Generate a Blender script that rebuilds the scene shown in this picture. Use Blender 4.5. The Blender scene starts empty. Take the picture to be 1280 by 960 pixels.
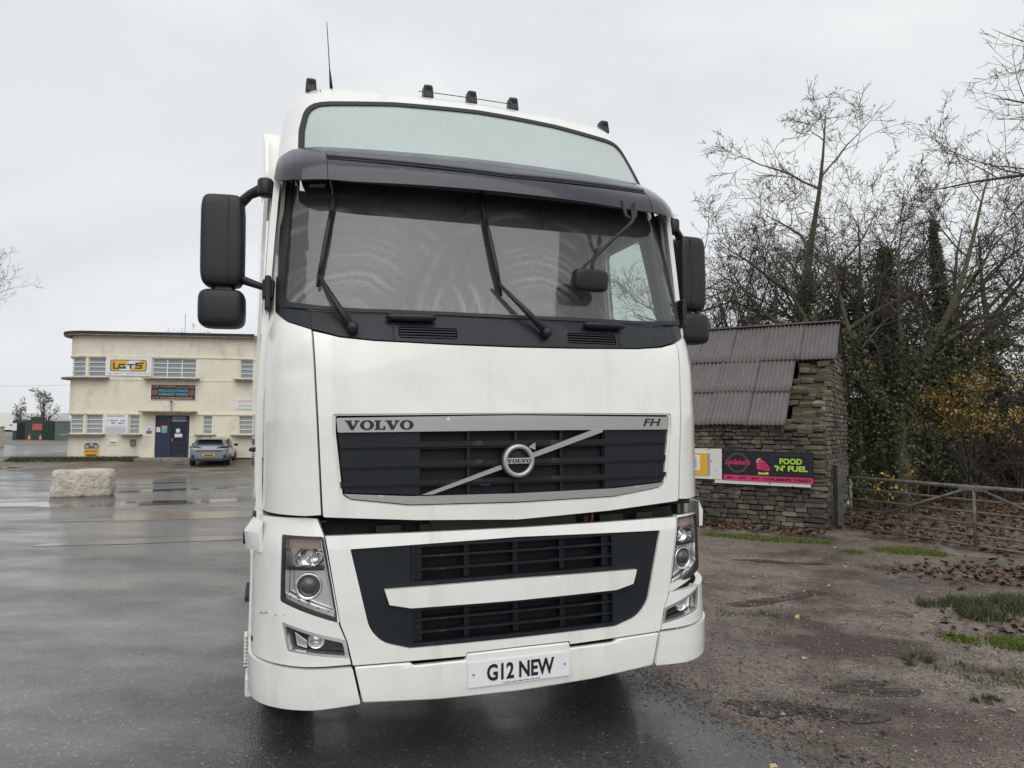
import bpy, bmesh, math, random
import numpy as np
from mathutils import Vector, Matrix
D = bpy.data; SC = bpy.context.scene; COL = SC.collection
rad = math.radians
# ------------------------------------------------------------------ camera
def cam_axes(p, r):
    cp, sp = math.cos(p), math.sin(p); c, s = math.cos(r), math.sin(r)
    F = Vector((0, cp, sp)); R = Vector((1, 0, 0)); U = Vector((0, -sp, cp))
    return c*R+s*U, c*U-s*R, F
EYE = Vector((0, 0, 1.65))
cR, cU, cF = cam_axes(rad(3.6), rad(.35))
cam = D.cameras.new('camera'); cam.lens = 902.815/1280*36; cam.sensor_width = 36; cam.sensor_fit = 'HORIZONTAL'
cam.clip_start = .05; cam.clip_end = 6000
camo = D.objects.new('camera', cam); COL.objects.link(camo); SC.camera = camo
camo.matrix_world = Matrix(((cR.x, cU.x, -cF.x, EYE.x), (cR.y, cU.y, -cF.y, EYE.y), (cR.z, cU.z, -cF.z, EYE.z), (0, 0, 0, 1)))
# ------------------------------------------------------------------ sky, sun, exposure
SUN_EL, SUN_AZ = rad(48), rad(172)          # azimuth clockwise from +Y : behind the camera
world = D.worlds.new('World'); SC.world = world; world.use_nodes = True
nt = world.node_tree; nt.nodes.clear()
def N(nt, t, **k):
    n = nt.nodes.new(t)
    for a, b in k.items():
        if a.startswith('i_'):
            key = a[2:]; key = int(key) if key.isdigit() else key.replace('_', ' ')
            n.inputs[key].default_value = b
        else: setattr(n, a, b)
    return n
sky = N(nt, 'ShaderNodeTexSky', sky_type='NISHITA', sun_disc=False, sun_elevation=SUN_EL, sun_rotation=SUN_AZ, air_density=1.0, dust_density=3.0)
hs = N(nt, 'ShaderNodeHueSaturation', i_Saturation=.12, i_Value=1.0)
tc = N(nt, 'ShaderNodeTexCoord')
mp = N(nt, 'ShaderNodeMapping'); mp.inputs['Scale'].default_value = (1, 1, 2.4)
nz = N(nt, 'ShaderNodeTexNoise', i_Scale=1.5, i_Detail=5.0, i_Roughness=.5, i_Distortion=.5)
rp = N(nt, 'ShaderNodeValToRGB')
rp.color_ramp.elements[0].position = .36; rp.color_ramp.elements[0].color = (.665, .70, .725, 1)
rp.color_ramp.elements[1].position = .7; rp.color_ramp.elements[1].color = (.85, .87, .88, 1)
sc = N(nt, 'ShaderNodeMixRGB', blend_type='MULTIPLY', i_Fac=1.0); sc.inputs[2].default_value = (9.2, 9.2, 9.2, 1)
mx = N(nt, 'ShaderNodeMixRGB', i_Fac=.88)
bg = N(nt, 'ShaderNodeBackground', i_Strength=.12); wo = N(nt, 'ShaderNodeOutputWorld')
l = nt.links.new
l(tc.outputs['Generated'], mp.inputs[0]); l(mp.outputs[0], nz.inputs['Vector']); l(nz.outputs['Fac'], rp.inputs[0]); l(rp.outputs[0], sc.inputs[1])
l(sky.outputs[0], hs.inputs['Color']); l(hs.outputs[0], mx.inputs[1]); l(sc.outputs[0], mx.inputs[2]); l(mx.outputs[0], bg.inputs[0]); l(bg.outputs[0], wo.inputs[0])
sun = D.lights.new('sun', 'SUN'); sun.energy = 1.38; sun.angle = rad(70); sun.color = (1, .975, .94)
suno = D.objects.new('sun', sun); COL.objects.link(suno)
sd = Vector((math.sin(SUN_AZ)*math.cos(SUN_EL), math.cos(SUN_AZ)*math.cos(SUN_EL), math.sin(SUN_EL)))
suno.rotation_euler = sd.to_track_quat('Z', 'Y').to_euler(); suno.location = sd*60
SC.view_settings.view_transform = 'Standard'; SC.view_settings.look = 'None'; SC.view_settings.exposure = 0.0
SC.view_settings.gamma = 1; SC.view_settings.use_curve_mapping = False
SC.render.engine = 'CYCLES'
# ------------------------------------------------------------------ materials
MATS = {}
def mat(name, col, rough=.5, metal=0., coat=0., spec=.5, var=None, bump=None, stain=None, coatr=.06, isl=None, rvar=None):
    """var=(scale,colour2,lo,hi)  stain=(scale,colour,lo,hi)  bump=(scale,strength,dist)  isl=[colours] picked per island"""
    m = D.materials.new(name); m.use_nodes = True; t = m.node_tree; b = t.nodes['Principled BSDF']; L = t.links.new
    b.inputs['Roughness'].default_value = rough; b.inputs['Metallic'].default_value = metal
    b.inputs['Coat Weight'].default_value = coat; b.inputs['Coat Roughness'].default_value = coatr
    b.inputs['Specular IOR Level'].default_value = spec
    c = N(t, 'ShaderNodeRGB'); c.outputs[0].default_value = (*col, 1); cur = c.outputs[0]
    co = N(t, 'ShaderNodeTexCoord')
    if isl:
        g = N(t, 'ShaderNodeNewGeometry'); r = N(t, 'ShaderNodeValToRGB'); r.color_ramp.interpolation = 'LINEAR'
        els = r.color_ramp.elements
        while len(els) < len(isl): els.new(.5)
        for i, cc in enumerate(isl): els[i].position = i/(len(isl)-1); els[i].color = (*cc, 1)
        L(g.outputs['Random Per Island'], r.inputs[0]); cur = r.outputs[0]
    for q in (var, stain):
        if q:
            for one in (q if isinstance(q[0], (tuple, list)) else [q]):
                n = N(t, 'ShaderNodeTexNoise', i_Scale=one[0], i_Detail=6.0, i_Roughness=.6)
                if len(one) > 4:
                    mpn = N(t, 'ShaderNodeMapping'); mpn.inputs['Scale'].default_value = one[4]
                    L(co.outputs['Object'], mpn.inputs[0]); L(mpn.outputs[0], n.inputs['Vector'])
                else: L(co.outputs['Object'], n.inputs['Vector'])
                r = N(t, 'ShaderNodeMapRange'); r.inputs[1].default_value = one[2]; r.inputs[2].default_value = one[3]
                L(n.outputs['Fac'], r.inputs[0])
                x = N(t, 'ShaderNodeMixRGB'); x.inputs[2].default_value = (*one[1], 1)
                L(r.outputs[0], x.inputs[0]); L(cur, x.inputs[1]); cur = x.outputs[0]
    L(cur, b.inputs['Base Color'])
    if rvar:
        n = N(t, 'ShaderNodeTexNoise', i_Scale=rvar[0], i_Detail=4.0); L(co.outputs['Object'], n.inputs['Vector'])
        r = N(t, 'ShaderNodeMapRange'); r.inputs[1].default_value = .35; r.inputs[2].default_value = .65
        r.inputs[3].default_value = rvar[1]; r.inputs[4].default_value = rvar[2]
        L(n.outputs['Fac'], r.inputs[0]); L(r.outputs[0], b.inputs['Roughness'])
    if bump:
        n = N(t, 'ShaderNodeTexNoise', i_Scale=bump[0], i_Detail=5.0); L(co.outputs['Object'], n.inputs['Vector'])
        bp = N(t, 'ShaderNodeBump', i_Strength=bump[1], i_Distance=bump[2]); L(n.outputs['Fac'], bp.inputs['Height']); L(bp.outputs[0], b.inputs['Normal'])
    MATS[name] = m; return m
def schlick(t, f0):
    L = t.links.new; lw = N(t, 'ShaderNodeLayerWeight', i_Blend=.5); pw = N(t, 'ShaderNodeMath', operation='POWER'); pw.inputs[1].default_value = 5.; L(lw.outputs['Facing'], pw.inputs[0])
    ma = N(t, 'ShaderNodeMath', operation='MULTIPLY_ADD'); ma.inputs[1].default_value = 1-f0; ma.inputs[2].default_value = f0; L(pw.outputs[0], ma.inputs[0]); return ma
def glassy(name, tint, trans, rough=.02, ior=1.5, film=None):
    """thin pane: see-through, reflecting at grazing angles; film=(colour, amount) mixes an even diffuse colour over the glass"""
    m = D.materials.new(name); m.use_nodes = True; t = m.node_tree; t.nodes.clear(); L = t.links.new
    o = N(t, 'ShaderNodeOutputMaterial'); tr = N(t, 'ShaderNodeBsdfTransparent'); tr.inputs[0].default_value = (*[c*trans for c in tint], 1)
    gl = N(t, 'ShaderNodeBsdfGlossy', i_Roughness=rough); fr = schlick(t, 2*((ior-1)/(ior+1))**2)
    a = N(t, 'ShaderNodeMixShader'); L(fr.outputs[0], a.inputs[0]); L(tr.outputs[0], a.inputs[1]); L(gl.outputs[0], a.inputs[2])
    if film:
        df = N(t, 'ShaderNodeBsdfDiffuse'); df.inputs[0].default_value = (*film[0], 1)
        x = N(t, 'ShaderNodeMixShader'); x.inputs[0].default_value = film[1]
        L(a.outputs[0], x.inputs[1]); L(df.outputs[0], x.inputs[2]); a = x
    L(a.outputs[0], o.inputs[0]); MATS[name] = m; return m
PAINT = mat('white_paint', (.85, .848, .815), .26, coat=1., var=[(3., (.79, .785, .74), .45, .75), (26., (.72, .70, .65), .64, .82), (.9, (.76, .75, .70), .5, .75, (1, 1, 3)), (70., (.30, .26, .20), .755, .80), (1.3, (.70, .685, .635), .54, .80, (5, 1, .6))], bump=(1.6, .05, .05), rvar=(5., .20, .36))
PAINT2 = mat('white_plastic', (.80, .80, .77), .4, coat=.2, var=(8., (.72, .71, .66), .5, .8))
BLACKP = mat('black_plastic', (.012, .013, .016), .42, spec=.4, var=(9., (.020, .021, .025), .45, .75), bump=(260., .12, .002))
TRIM = mat('charcoal_trim', (.009, .012, .017), .42, spec=.35, var=(4., (.014, .017, .022), .45, .7))
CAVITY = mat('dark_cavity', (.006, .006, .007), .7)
SLAT = mat('grille_plastic', (.010, .013, .017), .38, spec=.35)
SILVER = mat('silver_trim', (.46, .45, .44), .38, metal=.75, bump=(400., .05, .001))
CHROME = mat('lamp_chrome', (.78, .78, .78), .12, metal=1.)
CHROMED = mat('lamp_dull_chrome', (.74, .74, .75), .24, metal=.85, bump=(60., .15, .003))
VISORM = mat('smoked_visor', (.013, .014, .025), .20, coat=.3, var=(2.5, (.018, .019, .031), .4, .7), rvar=(6., .16, .30))
VISORB = mat('visor_bead', (.10, .105, .115), .35)
RUBBER = mat('rubber', (.015, .015, .016), .6, bump=(30., .1, .004))
LIGHTP = mat('frosted_panel', (.46, .525, .51), .20, coat=.5, var=[(2., (.40, .475, .46), .4, .7), (30., (.36, .42, .41), .62, .8)])
BLACKINK = mat('black_ink', (.012, .012, .014), .4)
PLATEW = mat('plate_white', (.80, .81, .83), .35, var=(20., (.7, .71, .72), .5, .8))
INTER = mat('cab_interior', (.30, .30, .28), .7, var=(3., (.24, .24, .22), .4, .7))
INTERD = mat('cab_interior_dark', (.03, .03, .03), .7)
CURT = mat('cab_curtain', (.45, .46, .45), .85)
AMBER = mat('lamp_amber', (.30, .19, .14), .2, coat=.5, bump=(90., .3, .004))
BLUE = mat('blue_tape', (.02, .16, .42), .4)
PALE = mat('pale_sticker', (.75, .74, .7), .5)
CHASS = mat('chassis_grime', (.022, .021, .02), .75, bump=(20., .4, .02))
CORE = mat('radiator_core', (.06, .05, .04), .6, bump=(300., .5, .004))
WATER = None
def windscreen_mat():
    m = D.materials.new('windscreen_glass'); m.use_nodes = True; t = m.node_tree; t.nodes.clear(); L = t.links.new
    o = N(t, 'ShaderNodeOutputMaterial'); tr = N(t, 'ShaderNodeBsdfTransparent'); tr.inputs[0].default_value = (.72, .76, .75, 1)
    gl = N(t, 'ShaderNodeBsdfGlossy', i_Roughness=.03); gl.inputs[0].default_value = (.95, .97, .97, 1); fr = schlick(t, .085)
    a = N(t, 'ShaderNodeMixShader'); L(fr.outputs[0], a.inputs[0]); L(tr.outputs[0], a.inputs[1]); L(gl.outputs[0], a.inputs[2])
    co = N(t, 'ShaderNodeTexCoord')
    # wiper smears: rings round each wiper spindle
    tot = None
    for px, pz in ((-.79, 2.11), (.17, 2.12)):
        s = N(t, 'ShaderNodeVectorMath', operation='SUBTRACT'); s.inputs[1].default_value = (px, 0, pz)
        L(co.outputs['Object'], s.inputs[0])
        sc2 = N(t, 'ShaderNodeVectorMath', operation='MULTIPLY'); sc2.inputs[1].default_value = (1, 0, 1); L(s.outputs[0], sc2.inputs[0])
        ln = N(t, 'ShaderNodeVectorMath', operation='LENGTH'); L(sc2.outputs[0], ln.inputs[0])
        n1 = N(t, 'ShaderNodeTexNoise', i_Scale=3.0, i_Detail=2.0); L(co.outputs['Object'], n1.inputs['Vector'])
        ad = N(t, 'ShaderNodeMath', operation='MULTIPLY_ADD'); ad.inputs[1].default_value = .10
        L(n1.outputs['Fac'], ad.inputs[0]); L(ln.outputs['Value'], ad.inputs[2])
        nr = N(t, 'ShaderNodeTexNoise', noise_dimensions='1D', i_Scale=22.0, i_Detail=2.0, i_Roughness=.6)
        L(ad.outputs[0], nr.inputs['W'])
        rg = N(t, 'ShaderNodeMapRange'); rg.inputs[1].default_value = .46; rg.inputs[2].default_value = .74
        L(nr.outputs['Fac'], rg.inputs[0])
        lim = N(t, 'ShaderNodeMapRange'); lim.inputs[1].default_value = .74; lim.inputs[2].default_value = .70; L(ln.outputs['Value'], lim.inputs[0])
        n2 = N(t, 'ShaderNodeTexNoise', i_Scale=2.4, i_Detail=2.0); L(s.outputs[0], n2.inputs['Vector'])
        r2 = N(t, 'ShaderNodeMapRange'); r2.inputs[1].default_value = .36; r2.inputs[2].default_value = .54; L(n2.outputs['Fac'], r2.inputs[0])
        q = N(t, 'ShaderNodeMath', operation='MULTIPLY'); L(rg.outputs[0], q.inputs[0]); L(lim.outputs[0], q.inputs[1])
        q2 = N(t, 'ShaderNodeMath', operation='MULTIPLY'); L(q.outputs[0], q2.inputs[0]); L(r2.outputs[0], q2.inputs[1])
        if tot is None: tot = q2.outputs[0]
        else:
            mxx = N(t, 'ShaderNodeMath', operation='MAXIMUM'); L(tot, mxx.inputs[0]); L(q2.outputs[0], mxx.inputs[1]); tot = mxx.outputs[0]
    n3 = N(t, 'ShaderNodeTexNoise', i_Scale=1.7, i_Detail=6.0, i_Roughness=.6); L(co.outputs['Object'], n3.inputs['Vector'])
    r3 = N(t, 'ShaderNodeMapRange'); r3.inputs[1].default_value = .3; r3.inputs[2].default_value = .7; r3.inputs[3].default_value = .04; r3.inputs[4].default_value = .10
    L(n3.outputs['Fac'], r3.inputs[0])
    n4 = N(t, 'ShaderNodeTexVoronoi', i_Scale=34.0); L(co.outputs['Object'], n4.inputs['Vector'])
    r4 = N(t, 'ShaderNodeMapRange'); r4.inputs[1].default_value = .07; r4.inputs[2].default_value = .04; r4.inputs[4].default_value = .0; L(n4.outputs['Distance'], r4.inputs[0])
    f1 = N(t, 'ShaderNodeMath', operation='MULTIPLY_ADD'); f1.inputs[1].default_value = .22; L(tot, f1.inputs[0]); L(r3.outputs[0], f1.inputs[2])
    f2 = N(t, 'ShaderNodeMath', operation='ADD'); L(f1.outputs[0], f2.inputs[0]); L(r4.outputs[0], f2.inputs[1])
    df = N(t, 'ShaderNodeBsdfDiffuse'); df.inputs[0].default_value = (.62, .63, .61, 1)
    x = N(t, 'ShaderNodeMixShader'); L(f2.outputs[0], x.inputs[0]); L(a.outputs[0], x.inputs[1]); L(df.outputs[0], x.inputs[2])
    L(x.outputs[0], o.inputs[0]); return m
SCREEN = windscreen_mat()
LENS = glassy('lamp_lens', (1, 1, 1), .97, .03, 1.4)
SIDEGL = glassy('side_glass', (.80, .92, .88), .95, .02, 1.45, ((.7, .8, .76), .18))
# ------------------------------------------------------------------ object helpers
def link(o, parent=None, **kw):
    COL.objects.link(o)
    if parent is not None: o.parent = parent
    for k, v in kw.items(): o[k] = v
    return o
def empty(name, loc=(0, 0, 0), rz=0., **kw):
    o = D.objects.new(name, None); o.location = loc; o.rotation_euler = (0, 0, rz); o.empty_display_size = .2
    return link(o, None, **kw)
def mobj(name, verts, faces, m=None, parent=None, smooth=False, fix=True, **kw):
    me = D.meshes.new(name); me.from_pydata([tuple(v) for v in verts], [], faces)
    if fix:
        b = bmesh.new(); b.from_mesh(me); bmesh.ops.recalc_face_normals(b, faces=b.faces[:]); b.to_mesh(me); b.free()
    if smooth: me.polygons.foreach_set('use_smooth', [True]*len(me.polygons))
    me.update()
    if m: me.materials.append(m)
    return link(D.objects.new(name, me), parent, **kw)
def npmesh(name, V, quads=None, tris=None):
    """big mesh from numpy arrays"""
    me = D.meshes.new(name); V = np.asarray(V, np.float32); idx = []; st = []; tot = 0
    nq = 0 if quads is None else len(quads); ntr = 0 if tris is None else len(tris)
    parts = []
    if nq: parts.append(np.asarray(quads, np.int32).ravel())
    if ntr: parts.append(np.asarray(tris, np.int32).ravel())
    li = np.concatenate(parts); ls = np.concatenate([np.arange(nq)*4, nq*4+np.arange(ntr)*3]).astype(np.int32)
    me.vertices.add(len(V)); me.vertices.foreach_set('co', V.ravel())
    me.loops.add(len(li)); me.loops.foreach_set('vertex_index', li)
    me.polygons.add(nq+ntr); me.polygons.foreach_set('loop_start', ls)
    me.update(calc_edges=True); me.validate(); return me
def bev(o, w, seg=2, ang=40):
    b = o.modifiers.new('bevel', 'BEVEL'); b.width = w; b.segments = seg; b.limit_method = 'ANGLE'; b.angle_limit = rad(ang); b.harden_normals = True
    o.data.polygons.foreach_set('use_smooth', [True]*len(o.data.polygons)); return o
def box(name, c, s, m, parent=None, bv=0., rot=None, taper=None, **kw):
    x, y, z = [v/2 for v in s]; t = taper or (1, 1)
    vs = [(-x, -y, -z), (x, -y, -z), (x, y, -z), (-x, y, -z), (-x*t[0], -y*t[1], z), (x*t[0], -y*t[1], z), (x*t[0], y*t[1], z), (-x*t[0], y*t[1], z)]
    fs = [(0, 3, 2, 1), (4, 5, 6, 7), (0, 1, 5, 4), (1, 2, 6, 5), (2, 3, 7, 6), (3, 0, 4, 7)]
    o = mobj(name, vs, fs, m, parent, fix=False, **kw); o.location = c
    if rot: o.rotation_euler = rot
    if bv: bev(o, bv)
    return o
def sellip(name, c, s, m, parent=None, e=.35, rot=None, nu=28, nv=16, **kw):
    """rounded-box solid (superellipsoid)"""
    P = lambda a: math.copysign(abs(a)**e, a)
    vs, fs = [], []
    for j in range(nv+1):
        v = -math.pi/2+math.pi*j/nv; cv, sv = P(math.cos(v)), P(math.sin(v))
        for i in range(nu):
            u = 2*math.pi*i/nu; vs.append((s[0]/2*cv*P(math.cos(u)), s[1]/2*cv*P(math.sin(u)), s[2]/2*sv))
    for j in range(nv):
        for i in range(nu):
            a, b = j*nu+i, j*nu+(i+1) % nu; fs.append((a, b, b+nu, a+nu))
    o = mobj(name, vs, fs, m, parent, True, fix=False, **kw); o.location = c
    if rot: o.rotation_euler = rot
    return o
def tube_geo(pts, rs, n=8, cap=True):
    pts = [Vector(p) for p in pts]; vs, fs = [], []
    up = None
    for i, p in enumerate(pts):
        d = (pts[min(i+1, len(pts)-1)]-pts[max(i-1, 0)]).normalized()
        if up is None: up = d.orthogonal().normalized()
        up = (up-d*up.dot(d)).normalized(); s = d.cross(up); r = rs[i] if isinstance(rs, (list, tuple)) else rs
        for k in range(n):
            a = 2*math.pi*k/n; vs.append(p+(up*math.cos(a)+s*math.sin(a))*r)
    for i in range(len(pts)-1):
        for k in range(n): a, b = i*n+k, i*n+(k+1) % n; fs.append((a, b, b+n, a+n))
    if cap: fs.append(tuple(range(n-1, -1, -1))); fs.append(tuple((len(pts)-1)*n+k for k in range(n)))
    return vs, fs
def tube(name, pts, r, m, parent=None, n=8, **kw):
    v, f = tube_geo(pts, r, n); return mobj(name, v, f, m, parent, True, **kw)
def lathe(name, prof, c, axis, m, parent=None, n=32, **kw):
    """prof: (radius, height along axis)"""
    ax = Vector(axis).normalized(); u = ax.orthogonal().normalized(); w = ax.cross(u); vs, fs = [], []
    for r, hh in prof:
        for k in range(n): a = 2*math.pi*k/n; vs.append(Vector(c)+ax*hh+(u*math.cos(a)+w*math.sin(a))*r)
    for i in range(len(prof)-1):
        for k in range(n): a, b = i*n+k, i*n+(k+1) % n; fs.append((a, b, b+n, a+n))
    return mobj(name, vs, fs, m, parent, True, **kw)
def rnd(poly, r, n=5):
    """round the corners of a polygon"""
    out = []; k = len(poly)
    for i in range(k):
        p = Vector(poly[i][:2]); a = Vector(poly[i-1][:2])-p; b = Vector(poly[(i+1) % k][:2])-p
        rr = poly[i][2] if len(poly[i]) > 2 else r
        q = min(rr, a.length*.45, b.length*.45)
        if q < 1e-4: out.append(tuple(p)); continue
        A, B = p+a.normalized()*q, p+b.normalized()*q
        for j in range(n+1):
            t = j/n; out.append(tuple(A*(1-t)**2+p*2*t*(1-t)+B*t*t))
    return out
def rect(a, b, c, d): return [(a, c), (b, c), (b, d), (a, d)]
def mirror_poly(h):
    """half outline (s>=0, from bottom centre round to top centre) -> closed symmetrical outline"""
    return list(h)+[(-p[0],)+tuple(p[1:]) for p in reversed(h) if p[0] > 1e-6]
def panel(name, fm, loops, off, thick, m, parent=None, gs=.06, gv=.09, bv=.004, seg=2, dens=.05, **kw):
    """curved sheet: outline(s) in (s,v), bent on to surface fm(s,v,off), given thickness"""
    if not isinstance(loops[0][0], (tuple, list)): loops = [loops]
    b = bmesh.new()
    for lp in loops:
        pts = []
        for i in range(len(lp)):
            p, q = lp[i][:2], lp[(i+1) % len(lp)][:2]; n = max(1, int(math.hypot(q[0]-p[0], q[1]-p[1])/dens))
            for j in range(n): t = j/n; pts.append((p[0]+(q[0]-p[0])*t, p[1]+(q[1]-p[1])*t))
        vs = [b.verts.new((x, 0, z)) for x, z in pts]
        for i in range(len(vs)): b.edges.new((vs[i], vs[(i+1) % len(vs)]))
    bmesh.ops.triangle_fill(b, use_beauty=True, use_dissolve=False, edges=b.edges[:], normal=(0, -1, 0))
    xs = [v.co.x for v in b.verts]; zs = [v.co.z for v in b.verts]
    if gs:
        for k in range(int(math.floor(min(xs)/gs))+1, int(math.ceil(max(xs)/gs))):
            bmesh.ops.bisect_plane(b, geom=b.verts[:]+b.edges[:]+b.faces[:], dist=1e-5, plane_co=(k*gs, 0, 0), plane_no=(1, 0, 0))
    if gv:
        for k in range(int(math.floor(min(zs)/gv))+1, int(math.ceil(max(zs)/gv))):
            bmesh.ops.bisect_plane(b, geom=b.verts[:]+b.edges[:]+b.faces[:], dist=1e-5, plane_co=(0, 0, k*gv), plane_no=(0, 0, 1))
    b.verts.index_update(); b.normal_update()
    n = len(b.verts); sv = [(v.co.x, v.co.z) for v in b.verts]
    F = []
    for f in b.faces:
        ix = [v.index for v in f.verts]; F.append(ix if f.normal.y < 0 else ix[::-1])
    E = []
    for e in b.edges:
        if len(e.link_faces) == 1: E.append((e.verts[0].index, e.verts[1].index))
    b.free()
    V = [fm(s, v, off) for s, v in sv]
    if thick:
        V += [fm(s, v, off-thick) for s, v in sv]
        dirs = {}
        for f in F:
            for i in range(len(f)): dirs[(f[i], f[(i+1) % len(f)])] = 1
        F2 = [[i+n for i in f[::-1]] for f in F]
        Q = [((b_, a_, a_+n, b_+n) if (a_, b_) in dirs else (a_, b_, b_+n, a_+n)) for a_, b_ in E]
        F = F+F2+Q
    o = mobj(name, V, F, m, parent, False, fix=False, **kw)
    if bv and thick: bev(o, bv, seg)
    else:
        o.data.polygons.foreach_set('use_smooth', [True]*len(o.data.polygons))
        if thick: o.data.set_sharp_from_angle(angle=rad(30))
    return o
# ------------------------------------------------------------------ lettering
TXT = {}
def text2d(body, bold=0., shear=0., space=1.):
    key = (body, bold, shear, space)
    if key in TXT: return TXT[key]
    cu = D.curves.new('lettering', 'FONT'); cu.body = body; cu.size = 1; cu.offset = bold; cu.shear = shear; cu.space_character = space; cu.resolution_u = 3
    o = D.objects.new('lettering', cu); COL.objects.link(o); bpy.context.view_layer.update()
    me = D.meshes.new_from_object(o.evaluated_get(bpy.context.evaluated_depsgraph_get()))
    V = np.array([v.co[:2] for v in me.vertices]); F = [list(p.vertices) for p in me.polygons]
    D.objects.remove(o); D.curves.remove(cu); D.meshes.remove(me)
    lo, hi = V.min(0), V.max(0); TXT[key] = ((V-lo)/(hi-lo), F); return TXT[key]
for args in [('G12 NEW', .032), ('FH', .02, .25), ('FOOD', .045), ("'N' FUEL", .045), ("COUSIN'S YARD", .05), ("Lydabel's", .02, .35), ('LGTS', .04, .15),
             ('J.W COUSINS', .02), ('LTD', .02), ('HAULAGE-STORAGE', .02), ('OVERNIGHT PARKING', .02), ('PHONE:', .02), ('NOT PUBLIC', .03), ('VOLVO', 0.)]:
    text2d(*args)
def text_on(name, key, x0, x1, z0, z1, fm, off, m, parent):
    V, F = text2d(*key); P = [fm(x0+(x1-x0)*a, z0+(z1-z0)*b, off) for a, b in V]
    return mobj(name, P, F, m, parent, fix=False)
SV = [(0, 1), (.55, 1), (.55, .86), (.47, .86), (.66, .36), (.84, .86), (.74, .86), (.74, 1), (1.15, 1), (1.15, .86), (1.03, .86), (.68, 0), (.46, 0), (.12, .86), (0, .86)]
SL = [(0, 1), (.55, 1), (.55, .86), (.42, .86), (.42, .14), (.68, .14), (.74, .4), (.88, .4), (.88, 0), (0, 0), (0, .14), (.12, .14), (.12, .86), (0, .86)]
def slab_volvo(name, x0, x1, z0, z1, fm, off, m, parent):
    """the five wide slab-serif letters as one strip of lettering"""
    b = bmesh.new(); x = 0
    for ch in 'VOLVO':
        if ch == 'O':
            w = 1.12; lp = [[(w/2+math.cos(a)*w/2, .5+math.sin(a)*.53) for a in np.linspace(0, 2*math.pi, 24, endpoint=False)], [(w/2+math.cos(a)*.24, .5+math.sin(a)*.38) for a in np.linspace(0, 2*math.pi, 20, endpoint=False)]]
        else: lp = [SV if ch == 'V' else SL]; w = 1.15 if ch == 'V' else .88
        es = []
        for L in lp:
            vs = [b.verts.new((x+p[0], 0, p[1])) for p in L]; es += [b.edges.new((vs[i], vs[(i+1) % len(vs)])) for i in range(len(vs))]
        bmesh.ops.triangle_fill(b, use_beauty=True, edges=es, normal=(0, -1, 0)); x += w+(.02 if ch != 'L' else -.02)
    b.verts.index_update(); V = [fm(x0+(x1-x0)*v.co.x/x, z0+(z1-z0)*v.co.z, off) for v in b.verts]; F = [[v.index for v in f.verts] for f in b.faces]; b.free()
    return mobj(name, V, F, m, parent)
# ================================================================== the lorry
CAB = np.array([
[1.10,1.10,.030,.040,.88,1.172,.33],[1.19,1.19,.022,.040,.88,1.176,.33],[1.70,1.70,.022,.035,.88,1.176,.33],[1.95,1.95,.032,.042,.88,1.174,.32],
[2.05,2.05,.042,.050,.89,1.172,.32],[2.13,2.13,.065,.075,.91,1.168,.29],[2.20,2.20,.105,.095,.93,1.164,.27],[2.55,2.55,.195,.100,.91,1.152,.28],
[2.90,2.90,.295,.100,.89,1.138,.30],[3.05,3.05,.365,.100,.88,1.128,.30],[3.15,3.15,.430,.100,.87,1.120,.30],[3.30,3.30,.525,.105,.86,1.105,.30],
[3.43,3.43,.610,.105,.84,1.090,.30],[3.53,3.53,.680,.105,.82,1.068,.30],[3.60,3.59,.745,.100,.80,1.045,.30],[3.67,3.63,.830,.090,.78,1.015,.30],
[3.77,3.66,.960,.080,.76,.985,.28],[4.00,3.69,1.25,.060,.74,.955,.25],[5.00,3.72,2.30,.0,.74,.94,.02]])
BUM = np.array([
[.30,.33,.060,.045,.88,1.190,.34],[.36,.36,.030,.045,.88,1.210,.35],[.42,.42,.018,.045,.88,1.220,.35],[.60,.60,.015,.045,.88,1.222,.35],
[1.10,1.10,.015,.045,.88,1.215,.35],[1.15,1.15,.022,.045,.88,1.210,.35],[1.24,1.24,.045,.045,.88,1.195,.33]])
VIS = np.array([
[-.05,2.835,.150,.125,.95,1.155,.22],[.0,2.85,.115,.125,.95,1.160,.22],[.07,2.905,.133,.125,.945,1.158,.22],[.135,2.960,.165,.122,.935,1.152,.22],
[.20,3.040,.265,.112,.925,1.143,.22],[.27,3.112,.385,.102,.915,1.130,.22]])
TH = np.linspace(0, math.pi/2, 24); SN, CS = np.sin(TH), np.cos(TH)
def wrap(T, s, v, off=0., ymax=99.):
    z, y0, k, xs, w, c = [float(np.interp(v, T[:, 0], T[:, i])) for i in range(1, 7)]
    sg = 1 if s >= 0 else -1; a = abs(s)
    if a <= xs: x, y, nx, ny = a, y0+k*a*a, 2*k*a, -1.
    else:
        yb, sl, ex = y0+k*xs*xs, 2*k*xs, w-xs
        X = xs+ex*SN; Y = yb+sl*ex*SN*(1-SN*.5)+c*(1-CS)
        L = np.concatenate([[0], np.cumsum(np.hypot(np.diff(X), np.diff(Y)))]); d = a-xs
        if d <= L[-1]:
            t = float(np.interp(d, L, TH)); S = math.sin(t); x = xs+ex*S
            y = yb+sl*ex*S*(1-S*.5)+c*(1-math.cos(t)); nx = sl*ex*math.cos(t)*(1-S)+c*S; ny = -ex*math.cos(t)
        else: x, y, nx, ny = w, float(Y[-1])+d-float(L[-1]), 1., 0.
    n = math.hypot(nx, ny) or 1.
    return (sg*(x+nx/n*off), min(y+ny/n*off, ymax), z)
cabf = lambda s, v, o=0.: wrap(CAB, s, v, o, 2.3)
bumf = lambda s, v, o=0.: wrap(BUM, s, v, o)
visf = lambda s, v, o=0.: wrap(VIS, s, v, o)
oR, oU, oF = cam_axes(rad(3.34992), rad(-.4166))
Mn = Matrix((cR, cU, cF)).transposed(); Mo = Matrix((oR, oU, oF))
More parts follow.
